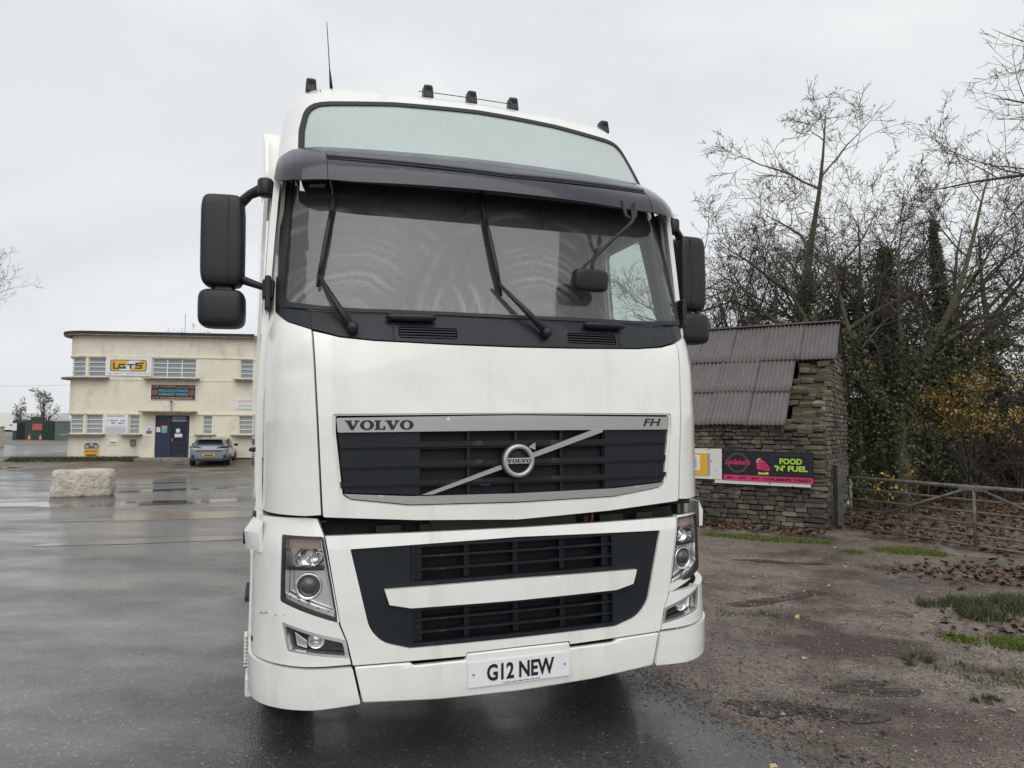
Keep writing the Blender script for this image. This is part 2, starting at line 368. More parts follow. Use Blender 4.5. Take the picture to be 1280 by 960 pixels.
A = (Mn @ Mo).to_4x4()
T0 = Matrix.Translation((.03095, 3.54076, 0)) @ Matrix.Rotation(rad(19.06378), 4, 'Z')
truck = empty('lorry', label='white lorry tractor unit with dark sun visor parked facing the camera', category='lorry')
truck.matrix_world = Matrix.Translation(EYE) @ A @ Matrix.Translation(-EYE) @ T0
T = truck
# --- front panel and radiator grille
DENTS = ((-.52, 1.775, .10, .045, .010), (-.60, 1.83, .05, .03, -.004), (-1.05, 1.93, .06, .05, .012), (-1.10, 1.98, .03, .04, -.004), (.35, 1.90, .14, .08, .004), (-.15, 1.85, .2, .1, .004), (.62, 1.80, .07, .05, .004))
dentf = lambda s, v, o=0.: cabf(s, v, o-sum(d*math.exp(-((s-a)/w)**2-((v-b)/h)**2) for a, b, w, h, d in DENTS))
hood = mirror_poly([(0, 1.196), (.5, 1.216), (.915, 1.246), (.921, 1.252), (.968, 2.098), (.85, 2.068), (.70, 2.054), (.35, 2.044), (0, 2.040)])
ghole = rnd(mirror_poly([(0, 1.270), (.53, 1.278), (.80, 1.315), (.845, 1.335), (.882, 1.62), (.884, 1.712), (0, 1.716)]), .014, 3)
panel('front_panel', dentf, [hood, ghole], .004, .035, PAINT, T, bv=.009, seg=3)
panel('grille_rim', cabf, [rnd(mirror_poly([(0, 1.262), (.53, 1.270), (.81, 1.308), (.855, 1.330), (.892, 1.62), (.895, 1.724), (0, 1.728)]), .016, 3),
                           rnd(mirror_poly([(0, 1.276), (.53, 1.284), (.80, 1.320), (.836, 1.342), (.868, 1.62), (.870, 1.704), (0, 1.710)]), .01, 3)], -.006, .03, PAINT, T, bv=.004)
gr = panel('grille', cabf, mirror_poly([(0, 1.27), (.84, 1.33), (.88, 1.71), (0, 1.715)]), -.05, .01, CAVITY, T, bv=0)
panel('upper_strip', cabf, rnd(mirror_poly([(0, 1.630), (.860, 1.627), (.867, 1.694), (0, 1.704)]), .006, 2), .008, .02, SILVER, gr, bv=.0015, seg=1, gs=.03, gv=.02, dens=.03)
panel('lower_strip', cabf, mirror_poly([(0, 1.282), (.53, 1.289), (.80, 1.325), (.832, 1.347), (.53, 1.327), (0, 1.322)]), .006, .02, SILVER, gr, bv=.004, gs=.03, gv=.015, dens=.03)
for g in (-1, 1):
    panel('end_plate', cabf, [(g*.485, 1.33), (g*.829, 1.352), (g*.860, 1.626), (g*.485, 1.629)], -.012, .01, TRIM, gr, bv=.002)
for za, zb in ((1.553, 1.580), (1.462, 1.490), (1.377, 1.402)):
    panel('slat', cabf, [(-.845, za+.003), (.845, za+.003), (.848, zb), (-.848, zb)], .000, .03, SLAT, gr, bv=.005)
    panel('slat_lip', cabf, [(-.845, za-.006), (.845, za-.006), (.845, za+.002), (-.845, za+.002)], -.006, .02, CAVITY, gr, bv=0)
for s in (-.485, -.243, 0, .243, .485):
    panel('upright', cabf, rect(s-.008, s+.008, 1.325, 1.629), -.022, .02, SLAT, gr, bv=.003)
def strip(name, fm, a, b, w, off, th, m, par, bv=.004):
    a, b = Vector(a), Vector(b); d = (b-a).normalized(); n = Vector((-d.y, d.x))*w/2
    return panel(name, fm, [tuple(a-n), tuple(b-n), tuple(b+n), tuple(a+n)], off, th, m, par, bv=bv)
panel('diagonal_bar', cabf, [(-.475, 1.333), (-.425, 1.333), (.462, 1.618), (.462, 1.629), (.405, 1.629)], .016, .02, SILVER, gr, bv=.007)
em = cabf(-.005, 1.482, .02)
def ringp(r0, r1): return [(r1, 0), (r1, .018), (r1-.006, .024), (r0+.006, .024), (r0, .018), (r0, 0)]
lathe('emblem_back', [(.086, -.01), (.086, .004), (0, .004)], em, (0, -1, 0), CAVITY, gr, 40)
eb = lathe('emblem_ring', ringp(.058, .081), em, (0, -1, 0), SILVER, gr, 48)
box('emblem_band', (em[0], em[1]-.016, em[2]), (.150, .012, .028), SILVER, gr, .002)
slab_volvo('emblem_lettering', -.063, .063, -.009, .009, lambda s, v, o: (em[0]+s, em[1]-.0225-o, em[2]+v), .0, BLACKINK, gr)
mobj('emblem_arrow', [(em[0]+.052, em[1]-.012, em[2]+.066), (em[0]+.088, em[1]-.012, em[2]+.088), (em[0]+.088, em[1]-.012, em[2]+.052),
                      (em[0]+.052, em[1]-.002, em[2]+.066), (em[0]+.088, em[1]-.002, em[2]+.088), (em[0]+.088, em[1]-.002, em[2]+.052)],
     [(0, 1, 2), (3, 5, 4), (0, 3, 4, 1), (1, 4, 5, 2), (2, 5, 3, 0)], SILVER, gr)
slab_volvo('maker_lettering', -.829, -.513, 1.638, 1.682, cabf, .0095, BLACKINK, gr)
text_on('model_lettering', ('FH', .02, .25), .705, .815, 1.645, 1.685, cabf, .0095, BLACKINK, gr)
panel('blue_corner', cabf, [(-.185, 1.365), (-.135, 1.365), (-.135, 1.40), (-.143, 1.40), (-.143, 1.374), (-.185, 1.374)], -.018, .002, BLUE, gr, bv=0)
# --- engine bay seen in the gap
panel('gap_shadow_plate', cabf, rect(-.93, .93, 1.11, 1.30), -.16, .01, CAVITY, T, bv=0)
panel('intercooler', cabf, rect(-.42, .36, 1.11, 1.235), -.10, .02, CORE, T, bv=.003)
for s, w in ((-.62, .12), (-.45, .05), (.40, .03), (.55, .14), (.75, .1)):
    panel('catch', cabf, rect(s-w/2, s+w/2, 1.13, 1.19), -.06, .03, CHASS, T, bv=.006)
tube('hose', [cabf(.42, 1.13, -.05), cabf(.43, 1.18, -.05), cabf(.425, 1.24, -.06)], .006, mat('red_hose', (.25, .03, .03), .5), T, 6)
# --- corner panels and A pillars
for g in (-1, 1):
    cp = [(g*.931, 1.256), (g*1.0, 1.252), (g*1.40, 1.262), (g*1.40, 2.2), (g*1.34, 2.95), (g*1.215, 2.95), (g*1.205, 2.5), (g*1.20, 2.215), (g*1.10, 2.150), (g*.978, 2.106)]
    panel('corner_panel', dentf, cp, .004, .03, PAINT, T, bv=.008, seg=3)
    # door, window, rear side
    door = rnd([(.395, 1.05), (1.46, 1.05), (1.46, 2.95), (.44, 2.95), (.395, 2.2)], .03)
    dwin = rnd([(.50, 2.27), (1.28, 2.27), (1.28, 2.86), (.56, 2.86)], .05)
    sx = lambda y, z, o, g=g: (g*(1.195-.055*max(0, (z-2.1)/.85)**1.3+o+.02*math.sin(min(1, max(0, (z-1.0)/1.1))*math.pi)), y, z)
    dr = panel('door', sx, [door, dwin], .0, .03, PAINT, T, gs=.15, gv=.12, bv=.006)
    panel('door_window', sx, dwin, -.012, 0, SIDEGL, dr, gs=.2, gv=.2, bv=0)
    panel('window_seal', sx, [rnd([(.48, 2.25), (1.30, 2.25), (1.30, 2.88), (.545, 2.88)], .05), dwin], .004, .02, RUBBER, dr, gs=.2, gv=.2, bv=.002)
    tube('door_handle', [(g*1.225, 1.30, 1.52), (g*1.25, 1.32, 1.52), (g*1.25, 1.44, 1.52), (g*1.225, 1.46, 1.52)], .012, BLACKP, dr)
    panel('door_card', sx, [rnd([(.42, 1.1), (1.44, 1.1), (1.44, 2.93), (.46, 2.93)], .03), dwin], -.04, .02, INTER, dr, gs=.2, gv=.2, bv=.004)
    panel('cab_side', sx, rect(1.475, 2.30, 1.05, 2.98), .0, .03, PAINT, T, gs=.2, gv=.2, bv=.006)
    # deflector behind the cab
    dfx = lambda y, z, o, g=g: (g*(1.20+.035*min(1, max(0, (3.3-z)/1.2))+.04*(y-2.0)+o), y, z)
    panel('side_deflector', dfx, rnd([(1.95, 1.15), (2.62, 1.15), (2.75, 3.70), (2.35, 3.76), (1.80, 3.66), (1.72, 3.35), (1.90, 2.9), (1.95, 2.2)], .05), .0, .025, PAINT, T, gs=.15, gv=.15, bv=.008)
    # grey seal lines
    tube('drip_rail', [(g*1.182, .42, 2.25), (g*1.172, .44, 2.5), (g*1.15, .48, 2.9)], .007, SILVER, T, 6)
box('roof_collar', (0, 2.48, 3.70), (2.34, .42, .05), PAINT, T, .015)
for g in (-1, 1):
    pr = [(g*1.21, 1.74, 3.28), (g*1.205, 1.86, 3.70), (g*.90, 1.95, 3.73), (g*1.03, 1.78, 3.28)]
    bev(mobj('collar_fairing', pr+[(x, 2.6, z_) for x, y_, z_ in pr], [(0, 1, 2, 3), (7, 6, 5, 4), (0, 4, 5, 1), (1, 5, 6, 2), (2, 6, 7, 3), (3, 7, 4, 0)], PAINT, T), .012)
# --- windscreen
gl = rnd(mirror_poly([(0, 2.214), (.77, 2.221), (.95, 2.232), (1.125, 2.262), (1.10, 2.55), (1.07, 3.02), (0, 3.02)]), .05)
panel('windscreen_seal', cabf, [rnd(mirror_poly([(0, 2.196), (.77, 2.203), (.97, 2.212), (1.17, 2.238), (1.168, 2.5), (1.15, 3.06), (0, 3.06)]), .05), gl], .008, .03, RUBBER, T, bv=.006)
panel('windscreen', cabf, gl, -.004, 0, SCREEN, T, bv=0)
cowl = mirror_poly([(0, 2.048), (.35, 2.052), (.70, 2.062), (.85, 2.077), (.985, 2.114), (1.10, 2.158), (1.198, 2.222), (1.205, 2.40), (1.175, 2.40), (1.165, 2.25), (.97, 2.206), (.77, 2.198), (0, 2.192)])
vents = [rnd(rect(g*.435-.142, g*.435+.142, 2.074, 2.130), .01, 2) for g in (-1, 1)]
co = panel('scuttle_panel', cabf, [cowl]+vents, .0, .025, TRIM, T, bv=.005)
for g in (-1, 1):
    vb = panel('vent', cabf, rect(g*.435-.145, g*.435+.145, 2.072, 2.132), -.03, .01, CAVITY, co, bv=0)
    for k in range(4): panel('louvre', cabf, rect(g*.435-.14, g*.435+.14, 2.080+k*.0135, 2.086+k*.0135), -.006, .02, SLAT, co, bv=.002)
    p = [cabf(g*s, 2.178, .03) for s in (.392, .42, .50, .60, .632)]
    tube('grip_bar', p, [.012, .020, .022, .020, .012], BLACKP, T, 10)
    for s in (.43, .60): tube('grip_foot', [cabf(g*s, 2.178, .03), cabf(g*s, 2.170, -.01)], .014, BLACKP, T, 8)
    panel('tow_cover_line', cabf, rect(g*.60-.004, g*.60+.004, 2.056, 2.160), .003, .004, CAVITY, co, bv=0)
    panel('seam_line', cabf, rect(g*.979-.003, g*.979+.003, 2.11, 2.20), .002, .004, CAVITY, co, bv=0)
# --- wipers
def wiper(pv, el, b0, b1):
    w = tube('wiper', [cabf(*pv, .03), cabf(pv[0]*.6+el[0]*.4, pv[1]*.6+el[1]*.4, .055), cabf(*el, .045)], [.020, .016, .008], BLACKP, T, 8)
    lathe('spindle', [(.026, -.03), (.026, .03), (.018, .04), (0, .04)], cabf(*pv, .01), (0, -1, .2), BLACKP, w, 16)
    n = 8; pts = [cabf(b0[0]+(b1[0]-b0[0])*i/n, b0[1]+(b1[1]-b0[1])*i/n, .020) for i in range(n+1)]
    tube('blade', pts, [.007]+[.013]*(n-1)+[.006], RUBBER, w, 6)
    pts = [cabf(b0[0]+(b1[0]-b0[0])*i/n, b0[1]+(b1[1]-b0[1])*i/n, .034) for i in (1, 2, 3, 4, 5, 6)]
    tube('blade_frame', pts, [.006, .011, .012, .012, .010, .005], BLACKP, w, 6)
wiper((-.79, 2.115), (-.931, 2.38), (-.940, 2.325), (-.845, 2.86))
wiper((.168, 2.12), (-.078, 2.385), (-.048, 2.31), (-.112, 2.87))
# --- sun visor
vl = mirror_poly([(0, -.028), (.60, -.012), (.898, .010), (.898, .27), (0, .27)])
vz = panel('sun_visor', visf, vl, .0, .016, VISORM, T, bv=.006, gv=.03)
VEND = mat('visor_end_gloss', (.010, .010, .014), .10, coat=.6)
for g in (-1, 1):
    panel('visor_end', visf, rnd([(g*.90, .010), (g*1.02, .008), (g*1.13, .020), (g*1.22, .045, .03), (g*1.20, .19, .05), (g*1.08, .255), (g*.90, .27)], .004), .001, .016, VEND if g > 0 else VISORM, vz, bv=.008, gv=.03)
bd = [(s, .140+.045*abs(s)) for s in np.linspace(-.895, .895, 25)]
tube('visor_bead', [visf(s, v, .004) for s, v in bd], .011, VISORB, vz, 8)
tube('visor_groove', [visf(s, v-.022, .0) for s, v in bd], .006, RUBBER, vz, 6)
# --- roof cap with frosted light panel
lpan = rnd(mirror_poly([(0, 3.06), (1.01, 3.06), (1.005, 3.25), (.968, 3.425, .10), (.5, 3.472), (0, 3.488)]), .012)
lpo = rnd(mirror_poly([(0, 3.03), (1.045, 3.03), (1.04, 3.26), (.995, 3.455, .11), (.5, 3.502), (0, 3.518)]), .012)
cap = mirror_poly([(0, 3.0), (1.19, 3.0), (1.215, 2.955), (3.4, 2.955), (3.4, 4.99), (0, 4.99)])
panel('roof', cabf, [cap, lpo], .004, .03, PAINT, T, gs=.08, gv=.05, bv=.006, dens=.06)
rp_ = panel('roof_light_panel', cabf, lpan, -.004, .02, LIGHTP, T, bv=.004)
panel('roof_light_seal', cabf, [lpo, lpan], .006, .03, RUBBER, T, bv=.006)
for g in (-1, 1):
    panel('roof_seam', cabf, rect(g*.90-.002, g*.90+.002, 3.56, 3.70), .0055, .003, CHASS, T, bv=0)
for s in (-.965, -.27, 0., .27, .965):
    p = cabf(s, 3.665 if abs(s) < .9 else 3.63, .0)
    lm = box('marker_lamp', (p[0], p[1], p[2]+.025), (.064, .09, .090), BLACKP, T, .012, taper=(.86, .7))
    box('lens', (p[0], p[1]-.034, p[2]+.028), (.036, .01, .05), SLAT, T, .003, rot=(.18, 0, 0))
tube('lamp_rail', [(-.33, .80, 3.645), (-.27, .80, 3.648), (0, .80, 3.650), (.27, .80, 3.648)], .0025, BLACKP, T, 6)
an = cabf(-.83, 3.66, 0)
av = tube('aerial', [(an[0], an[1], an[2]-.01), (an[0]-.005, an[1], an[2]+.05), (an[0]-.012, an[1]-.005, an[2]+.12), (an[0]-.03, an[1]-.01, an[2]+.39)], [.010, .008, .003, .0022], BLACKP, T, 8)
# --- rear wall, floor, interior
box('cab_back', (0, 2.29, 2.2), (2.3, .03, 2.5), PAINT, T, .01)
box('floor', (0, 1.3, 1.22), (2.3, 2.0, .04), INTERD, T)
box('rear_trim', (0, 2.2, 2.3), (2.28, .03, 2.2), INTER, T)
panel('headlining', cabf, mirror_poly([(0, 3.0), (1.18, 3.0), (3.2, 3.0), (3.2, 4.9), (0, 4.9)]), -.06, .01, INTER, T, gs=.2, gv=.15, bv=0)
panel('visor_reflection_panel', cabf, rnd(mirror_poly([(0, 2.735), (.50, 2.735), (.90, 2.745, .10), (1.08, 2.88, .08), (1.13, 3.04), (0, 3.04)]), .004), -.07, .05, INTERD, T, bv=.01)  # dark panel behind the glass, shaped as the visor's reflection in the windscreen
for s in (-.62, -.18, .27, .58): panel('reflection_divider', cabf, rect(s-.004, s+.004, 2.745, 2.90), -.065, .004, CAVITY, T, bv=0)  # thin dark lines across that reflection panel
for g in (-1, 1): panel('pillar_trim', cabf, [(g*1.12, 2.2), (g*1.36, 2.2), (g*1.36, 3.1), (g*1.11, 3.1)], -.06, .01, INTERD, T, bv=0)
dash = panel('dashboard', lambda s, v, o: (s, wrap(CAB, s, 2.22)[1]+.04+v, 2.20+.10*math.sin(min(v, .5)/.5*math.pi)*.6+o), rect(-1.08, 1.08, 0., .62), 0, .06, INTER, T, gs=.08, gv=.08, bv=0)
box('dash_front', (0, .75, 1.9), (2.16, .05, .62), INTERD, T)
tube('steering_wheel', [(-.55+.23*math.cos(a), .78+.10*math.sin(a), 2.26+.20*math.sin(a)) for a in np.linspace(0, 2*math.pi, 25)], .017, INTERD, T, 8)
for g in (-1, 1):
    st = sellip('seat', (g*.6, 1.45, 1.95), (.55, .22, .85), INTER, T, .45, rot=(-.15, 0, 0))
    sellip('headrest', (g*.6, 1.50, 2.48), (.32, .12, .24), INTER, T, .5)
    sellip('seat_base', (g*.6, 1.2, 1.62), (.55, .6, .2), INTER, T, .45)
# pleated curtain round the bunk
cv, cf = [], []
for i in range(121):
    x = -1.08+2.16*i/120; y = 1.78+.03*math.sin(i*.9)
    cv += [(x, y, 1.4), (x, y*1.0+.01, 3.0)]
    if i: cf.append((2*i-2, 2*i, 2*i+1, 2*i-1))
mobj('bunk_curtain', cv, cf, CURT, T, True)
tube('mirror_stem', [(.735, .16, 2.87), (.712, .12, 2.803), (.70, .09, 2.76), (.655, .08, 2.715), (.566, .08, 2.638), (.470, .08, 2.545), (.448, .08, 2.50), (.440, .08, 2.43)], .009, BLACKP, T, 8)
tube('mirror_bracket', [(.66, .14, 2.875), (.672, .12, 2.79), (.70, .11, 2.765), (.728, .12, 2.79), (.742, .15, 2.87)], .012, BLACKP, T, 8)
sellip('front_mirror', (.434, .085, 2.412), (.205, .075, .118), BLACKP, T, .42, rot=(.1, 0, .12))
lathe('round_sticker', [(.024, 0), (.018, .0)], cabf(1.115, 2.315, -.012), (.5, -1, .2), PALE, T, 24)
panel('header_label', cabf, rect(-.985, -.90, 2.868, 2.888), -.010, .001, PALE, T, bv=0)
# --- mirrors
for g in (-1, 1):
    mx_ = 1.385 if g < 0 else 1.35
    mm = sellip('door_mirror', (g*mx_, .58, 2.60), (.205 if g < 0 else .19, .15, .47), BLACKP, T, .30, rot=(0, 0, g*.10))
    box('mirror_split', (g*(mx_-.025), .505, 2.60), (.004, .006, .42), CAVITY, mm).parent = T
    box('mirror_glass', (g*mx_, .655, 2.60), (.165, .006, .41), CHROME, T, .01)
    wm = sellip('wide_mirror', (g*mx_, .57, 2.252), (.222, .16, .195), BLACKP, T, .42, rot=(0, 0, g*.08))
    box('wide_mirror_glass', (g*mx_, .65, 2.252), (.17, .006, .14), CHROME, T, .01)
    for dx in (-.045, .05): tube('mirror_link', [(g*mx_+dx, .575, 2.33), (g*mx_+dx, .575, 2.40)], .010, BLACKP, T, 8)
    tube('mirror_arm', [(g*1.150, .46, 2.868), (g*1.20, .50, 2.868), (g*1.26, .54, 2.845), (g*1.31, .57, 2.80), (g*1.318, .57, 2.70), (g*1.318, .57, 2.45), (g*1.29, .56, 2.405), (g*1.18, .46, 2.352)],
         [.028, .030, .024, .030, .034, .034, .022, .016], BLACKP, T, 10)
    lathe('arm_pivot', [(.0, .0), (.036, .0), (.040, .01), (.040, .075), (.034, .085), (0, .085)], (g*1.185, .475, 2.825), (0, 0, 1), BLACKP, T, 20)
    box('arm_bracket', (g*1.165, .43, 2.335), (.06, .10, .10), BLACKP, T, .012)
    box('bracket_plate', (g*1.168, .40, 2.31), (.03, .13, .17), BLACKP, T, .01)
# --- bumper
upc = mirror_poly([(0, .590), (.262, .588), (.268, .572), (.53, .576), (.786, .580), (.812, .690), (.842, .765), (.910, 1.160), (.5, 1.157), (0, 1.155)])
blk = rnd(mirror_poly([(0, .629), (.53, .631), (.655, .668, .05), (.715, .735, .05), (.801, 1.098), (0, 1.113)]), .008)
bc = panel('bumper', bumf, [upc, blk], .004, .035, PAINT, T, bv=.011, seg=3)
gu = rnd(mirror_poly([(0, .916), (.523, .918), (.526, 1.100), (0, 1.106)]), .006, 2); gd = rnd(mirror_poly([(0, .634), (.520, .640), (.524, .812), (0, .812)]), .006, 2)
tb = panel('bumper_inset', bumf, [blk, gu, gd], -.010, .02, TRIM, T, bv=.003)
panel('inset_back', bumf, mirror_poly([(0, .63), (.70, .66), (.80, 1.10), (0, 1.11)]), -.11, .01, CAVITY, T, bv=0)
panel('white_bar', bumf, mirror_poly([(0, .812), (.526, .816), (.625, .838), (.648, .908), (0, .914)]), .014, .045, PAINT, T, bv=.006, seg=2, gs=.03, gv=.012, dens=.03)
for (za, zb, zz) in ((.918, 1.103, (1.045, .985)), (.636, .812, (.754, .697))):
    gg = panel('lower_grille', bumf, [rect(-.522, .522, za, zb), rect(-.512, .512, za+.014, zb-.014)], -.006, .03, SLAT, T, bv=.003)
    for z in zz: panel('blade', bumf, rect(-.512, .512, z-.005, z+.005), -.012, .05, SLAT, gg, bv=.003)
    for s in (-.25, 0, .25): panel('rib', bumf, rect(s-.014, s+.014, za+.014, zb-.014), -.05, .03, SLAT, gg, bv=.003)
    for g in (-1, 1): panel('cheek', bumf, rect(g*.49-.022, g*.49+.022, za+.014, zb-.014), -.035, .03, SLAT, gg, bv=.003)
for k in range(3): panel('slot', bumf, rect(.650, .722, 1.008+k*.017, 1.016+k*.017), -.0085, .004, CAVITY, tb, bv=0)
low = mirror_poly([(0, .376), (.40, .384), (.742, .408), (.780, .572), (.53, .568), (.512, .553), (.268, .553), (.262, .582), (0, .584)])
lb = panel('lower_bumper', bumf, low, .006, .035, PAINT, T, bv=.009, seg=3)
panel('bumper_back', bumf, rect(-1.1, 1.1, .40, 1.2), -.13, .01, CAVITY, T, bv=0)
pl = panel('number_plate', bumf, rnd(rect(-.26, .26, .425, .541), .008, 3), .013, .005, PLATEW, T, bv=.0015)
text_on('plate_lettering', ('G12 NEW', .032), -.167, .177, .446, .525, bumf, .0142, BLACKINK, pl)
SCR = mat('brass_screw', (.45, .30, .10), .4, metal=.6)
for s in (-.232, .232): lathe('screw', [(.006, 0), (.005, .003), (0, .003)], bumf(s, .485, .0135), (0, -1, 0), SCR, pl, 12)
for i in range(18):
    w = .004+.004*((i*7) % 3)/2; panel('dealer_print', bumf, rect(-.085+i*.0105, -.085+i*.0105+w, .4295, .4345), .0141, .0, BLACKINK, pl, bv=0)
for g in (-1, 1):
    lo2 = [(g*.789, .572), (g*1.0, .574), (g*1.32, .590), (g*1.62, .600), (g*1.62, .44), (g*1.30, .400), (g*.95, .398), (g*.752, .408)]
    panel('bumper_corner', bumf, rnd(lo2, .012, 3), .014, .035, PAINT, T, bv=.014, seg=3, gs=.04)
    hl = rnd([(g*.917, 1.158), (g*1.118, 1.166), (g*1.122, .868), (g*.845, .770)], .012, 3)
    fg = rnd([(g*.818, .694), (g*.803, .611), (g*1.080, .650), (g*1.112, .780)], .010, 3)
    hc = [(g*.920, 1.168), (g*.850, .766), (g*.820, .694), (g*.795, .585), (g*1.0, .586), (g*1.33, .602), (g*1.66, .612), (g*1.66, 1.20), (g*1.45, 1.242), (g*1.0, 1.240), (g*.945, 1.236)]
    panel('lamp_panel', bumf, [hc, hl, fg], .004, .035, PAINT, T, bv=.009, seg=3, gs=.04)
    # headlamp
    hb = panel('headlamp', bumf, hl, -.070, .01, CHROMED, T, bv=0)
    hin = rnd([(g*.930, 1.146), (g*1.104, 1.154), (g*1.108, .878), (g*.862, .790)], .010, 3)
    panel('lamp_gasket', bumf, [hl, hin], .0, .012, RUBBER, hb, bv=.003); panel('lamp_wall', bumf, [hl, hin], -.013, .06, CHROMED, hb, bv=0)
    panel('indicator', bumf, rnd([(g*.932, 1.100), (g*1.100, 1.103), (g*1.100, 1.146), (g*.940, 1.142)], .008, 3), -.025, .04, AMBER, hb, bv=.006)
    panel('lamp_shelf', bumf, [(g*.920, 1.004), (g*1.104, 1.004), (g*1.104, 1.020), (g*.922, 1.020)], -.020, .05, SLAT, hb, bv=.004)
    c = bumf(g*1.02, 1.055, -.075)
    lathe('dipped_bowl', [(.012, .0), (.030, .006), (.046, .022), (.052, .045)], c, (g*.25, -1, 0), CHROME, hb, 28)
    sellip('bulb', (c[0], c[1]-.02, c[2]), (.02, .03, .02), CHROME, hb, .9)
    c = bumf(g*.965, .055+1.0, -.075); lathe('side_bowl', [(.010, .0), (.022, .006), (.030, .03)], c, (0, -1, 0), CHROME, hb, 20)
    panel('lamp_mask', bumf, [rnd([(g*.872, .800), (g*.915, 1.000), (g*1.104, 1.000), (g*1.104, .890)], .01, 3), [(g*1.0+.056*math.cos(a), .932+.056*math.sin(a)) for a in np.linspace(0, 2*math.pi, 28, endpoint=False)]], -.045, .02, CHROMED, hb, bv=.004)
    c = bumf(g*1.0, .932, -.055); ax = (g*.22, -1, 0)
    lathe('projector_ring', [(.060, .0), (.062, .02), (.054, .026), (.047, .016), (.044, .01)], c, ax, CHROME, hb, 36)
    lathe('projector_lens', [(.045, .008), (.040, .022), (.028, .032), (.012, .037), (0, .038)], c, ax, mat('projector_glass', (.03, .032, .035), .05, coat=1.), hb, 28)
    panel('daylight_strip', bumf, [(g*.866, .795), (g*1.106, .880), (g*1.106, .905), (g*.874, .822)], -.012, .02, CHROME, hb, bv=.005)
    for i in range(5):
        s_ = .895+i*.046; panel('daylight_led', bumf, rect(g*s_-.003, g*s_+.003, .812+(s_-.87)*.355, .818+(s_-.87)*.355), -.010, .003, CAVITY, hb, bv=0)
    panel('inner_strip', bumf, [(g*.866, .815), (g*.874, .812), (g*.934, 1.14), (g*.926, 1.14)], -.012, .02, CHROME, hb, bv=.003)
    panel('lamp_cover', bumf, hl, .003, 0, LENS, hb, bv=0)
    # fog lamp
    fb = panel('fog_lamp', bumf, fg, -.06, .01, SLAT, T, bv=0)
    fin = rnd([(g*.832, .682), (g*.820, .624), (g*1.068, .660), (g*1.094, .762)], .010, 3)
    panel('fog_frame', bumf, [fg, fin], .002, .05, CHROMED, fb, bv=.004)
    c = bumf(g*.955, .694, -.045)
    lathe('fog_bowl', [(.0, -.01), (.018, -.01), (.026, .0), (.034, .022), (.037, .022)], c, (g*.15, -1, 0), CHROMED, fb, 24)
    lathe('fog_lens', [(.024, .004), (.016, .010), (0, .013)], c, (g*.15, -1, 0), CHROME, fb, 20)
    panel('fog_reflector', bumf, [(g*1.00, .690), (g*1.00, .655), (g*1.055, .668), (g*1.070, .730)], -.035, .02, CHROMED, fb, bv=.006)
    panel('fog_reflector', bumf, [(g*.845, .672), (g*.835, .636), (g*.905, .646), (g*.910, .690)], -.045, .01, SLAT, fb, bv=.004)
    panel('fog_cover', bumf, fin, -.004, 0, LENS, fb, bv=0)
    # side marker fin, steps, arch
    q = [bumf(g*1.30, 1.10, .0), bumf(g*1.42, 1.10, .0)]
    f0 = Vector(bumf(g*1.255, 1.0, 0)); f1 = Vector(bumf(g*1.42, 1.0, 0)); o_ = Vector((g*(.045 if g < 0 else .07), -.01, 0))
    fv = []
    for zz_, k in ((1.075, .8), (1.16, 1.), (1.215, .15)):
        fv += [Vector((f0.x, f0.y, zz_)), Vector((f0.x, f0.y, zz_))+o_*k*.35, Vector((f1.x, f1.y-.02, zz_))+o_*k, Vector((f1.x, f1.y+.06, zz_))+o_*k, Vector((f1.x, f1.y+.06, zz_))]
    ff = []
    for j in range(2):
        for i in range(5): a_, b_ = j*5+i, j*5+(i+1) % 5; ff.append((a_, b_, b_+5, a_+5))
    ff += [(4, 3, 2, 1, 0), (10, 11, 12, 13, 14)]
    fn = mobj('side_fin', fv, ff, PAINT, T); bev(fn, .006)
    box('side_repeater', (g*1.262, .46, 1.12), (.012, .05, .06), SLAT, T, .004)
    lathe('tow_hole', [(.014, .0), (.0, .0)], bumf(g*1.36, .66, .0055), (g*1, -.35, 0), CAVITY, T, 16)
    sp = panel('step_panel', lambda y, z, o, g=g: (g*(1.225+o+.02*max(0, (.9-z))), y, z), rnd([(.62, .42), (1.02, .40), (1.02, 1.04), (.62, 1.04)], .03), .01, .03, PAINT, T, gs=.1, gv=.1, bv=.008)
    for z_ in (.45, .78): box('step_tread', (g*1.17, .82, z_), (.18, .36, .03), CHASS, T, .006)
    for k in range(9): box('tread_rib', (g*1.252, .66, .455+k*.018), (.016, .10, .007), PAINT2, T, .002)
    box('step_foot', (g*1.228, .78, .36), (.05, .42, .10), PAINT2, T, .012)
    panel('front_wing', lambda a, x_, o, g=g: (g*x_, 1.42-(.62+o)*math.cos(a), .52+(.62+o)*math.sin(a)), rect(.35, math.pi-.1, .85, 1.235), .0, .02, CHASS, T, gs=.15, gv=.2, bv=.004)
    panel('skirt_cover', lambda y, z, o, g=g: (g*(1.23+o), y, z), rnd([(2.05, .45), (4.0, .45), (4.0, 1.1), (2.05, 1.1)], .04), .0, .03, PAINT, T, gs=.4, gv=.3, bv=.01)
SCUF = mat('scuff_brown', (.12, .06, .045), .8)
for a, b in (((-1.262, .792), (-1.245, .806)), ((-1.245, .806), (-1.228, .800)), ((-1.228, .800), (-1.208, .812)), ((-1.208, .812), (-1.196, .803)), ((-1.15, .80), (-1.142, .808)), ((-1.10, .806), (-1.094, .813))): strip('scuff', bumf, a, b, .003, .0052, 0, SCUF, T, 0)
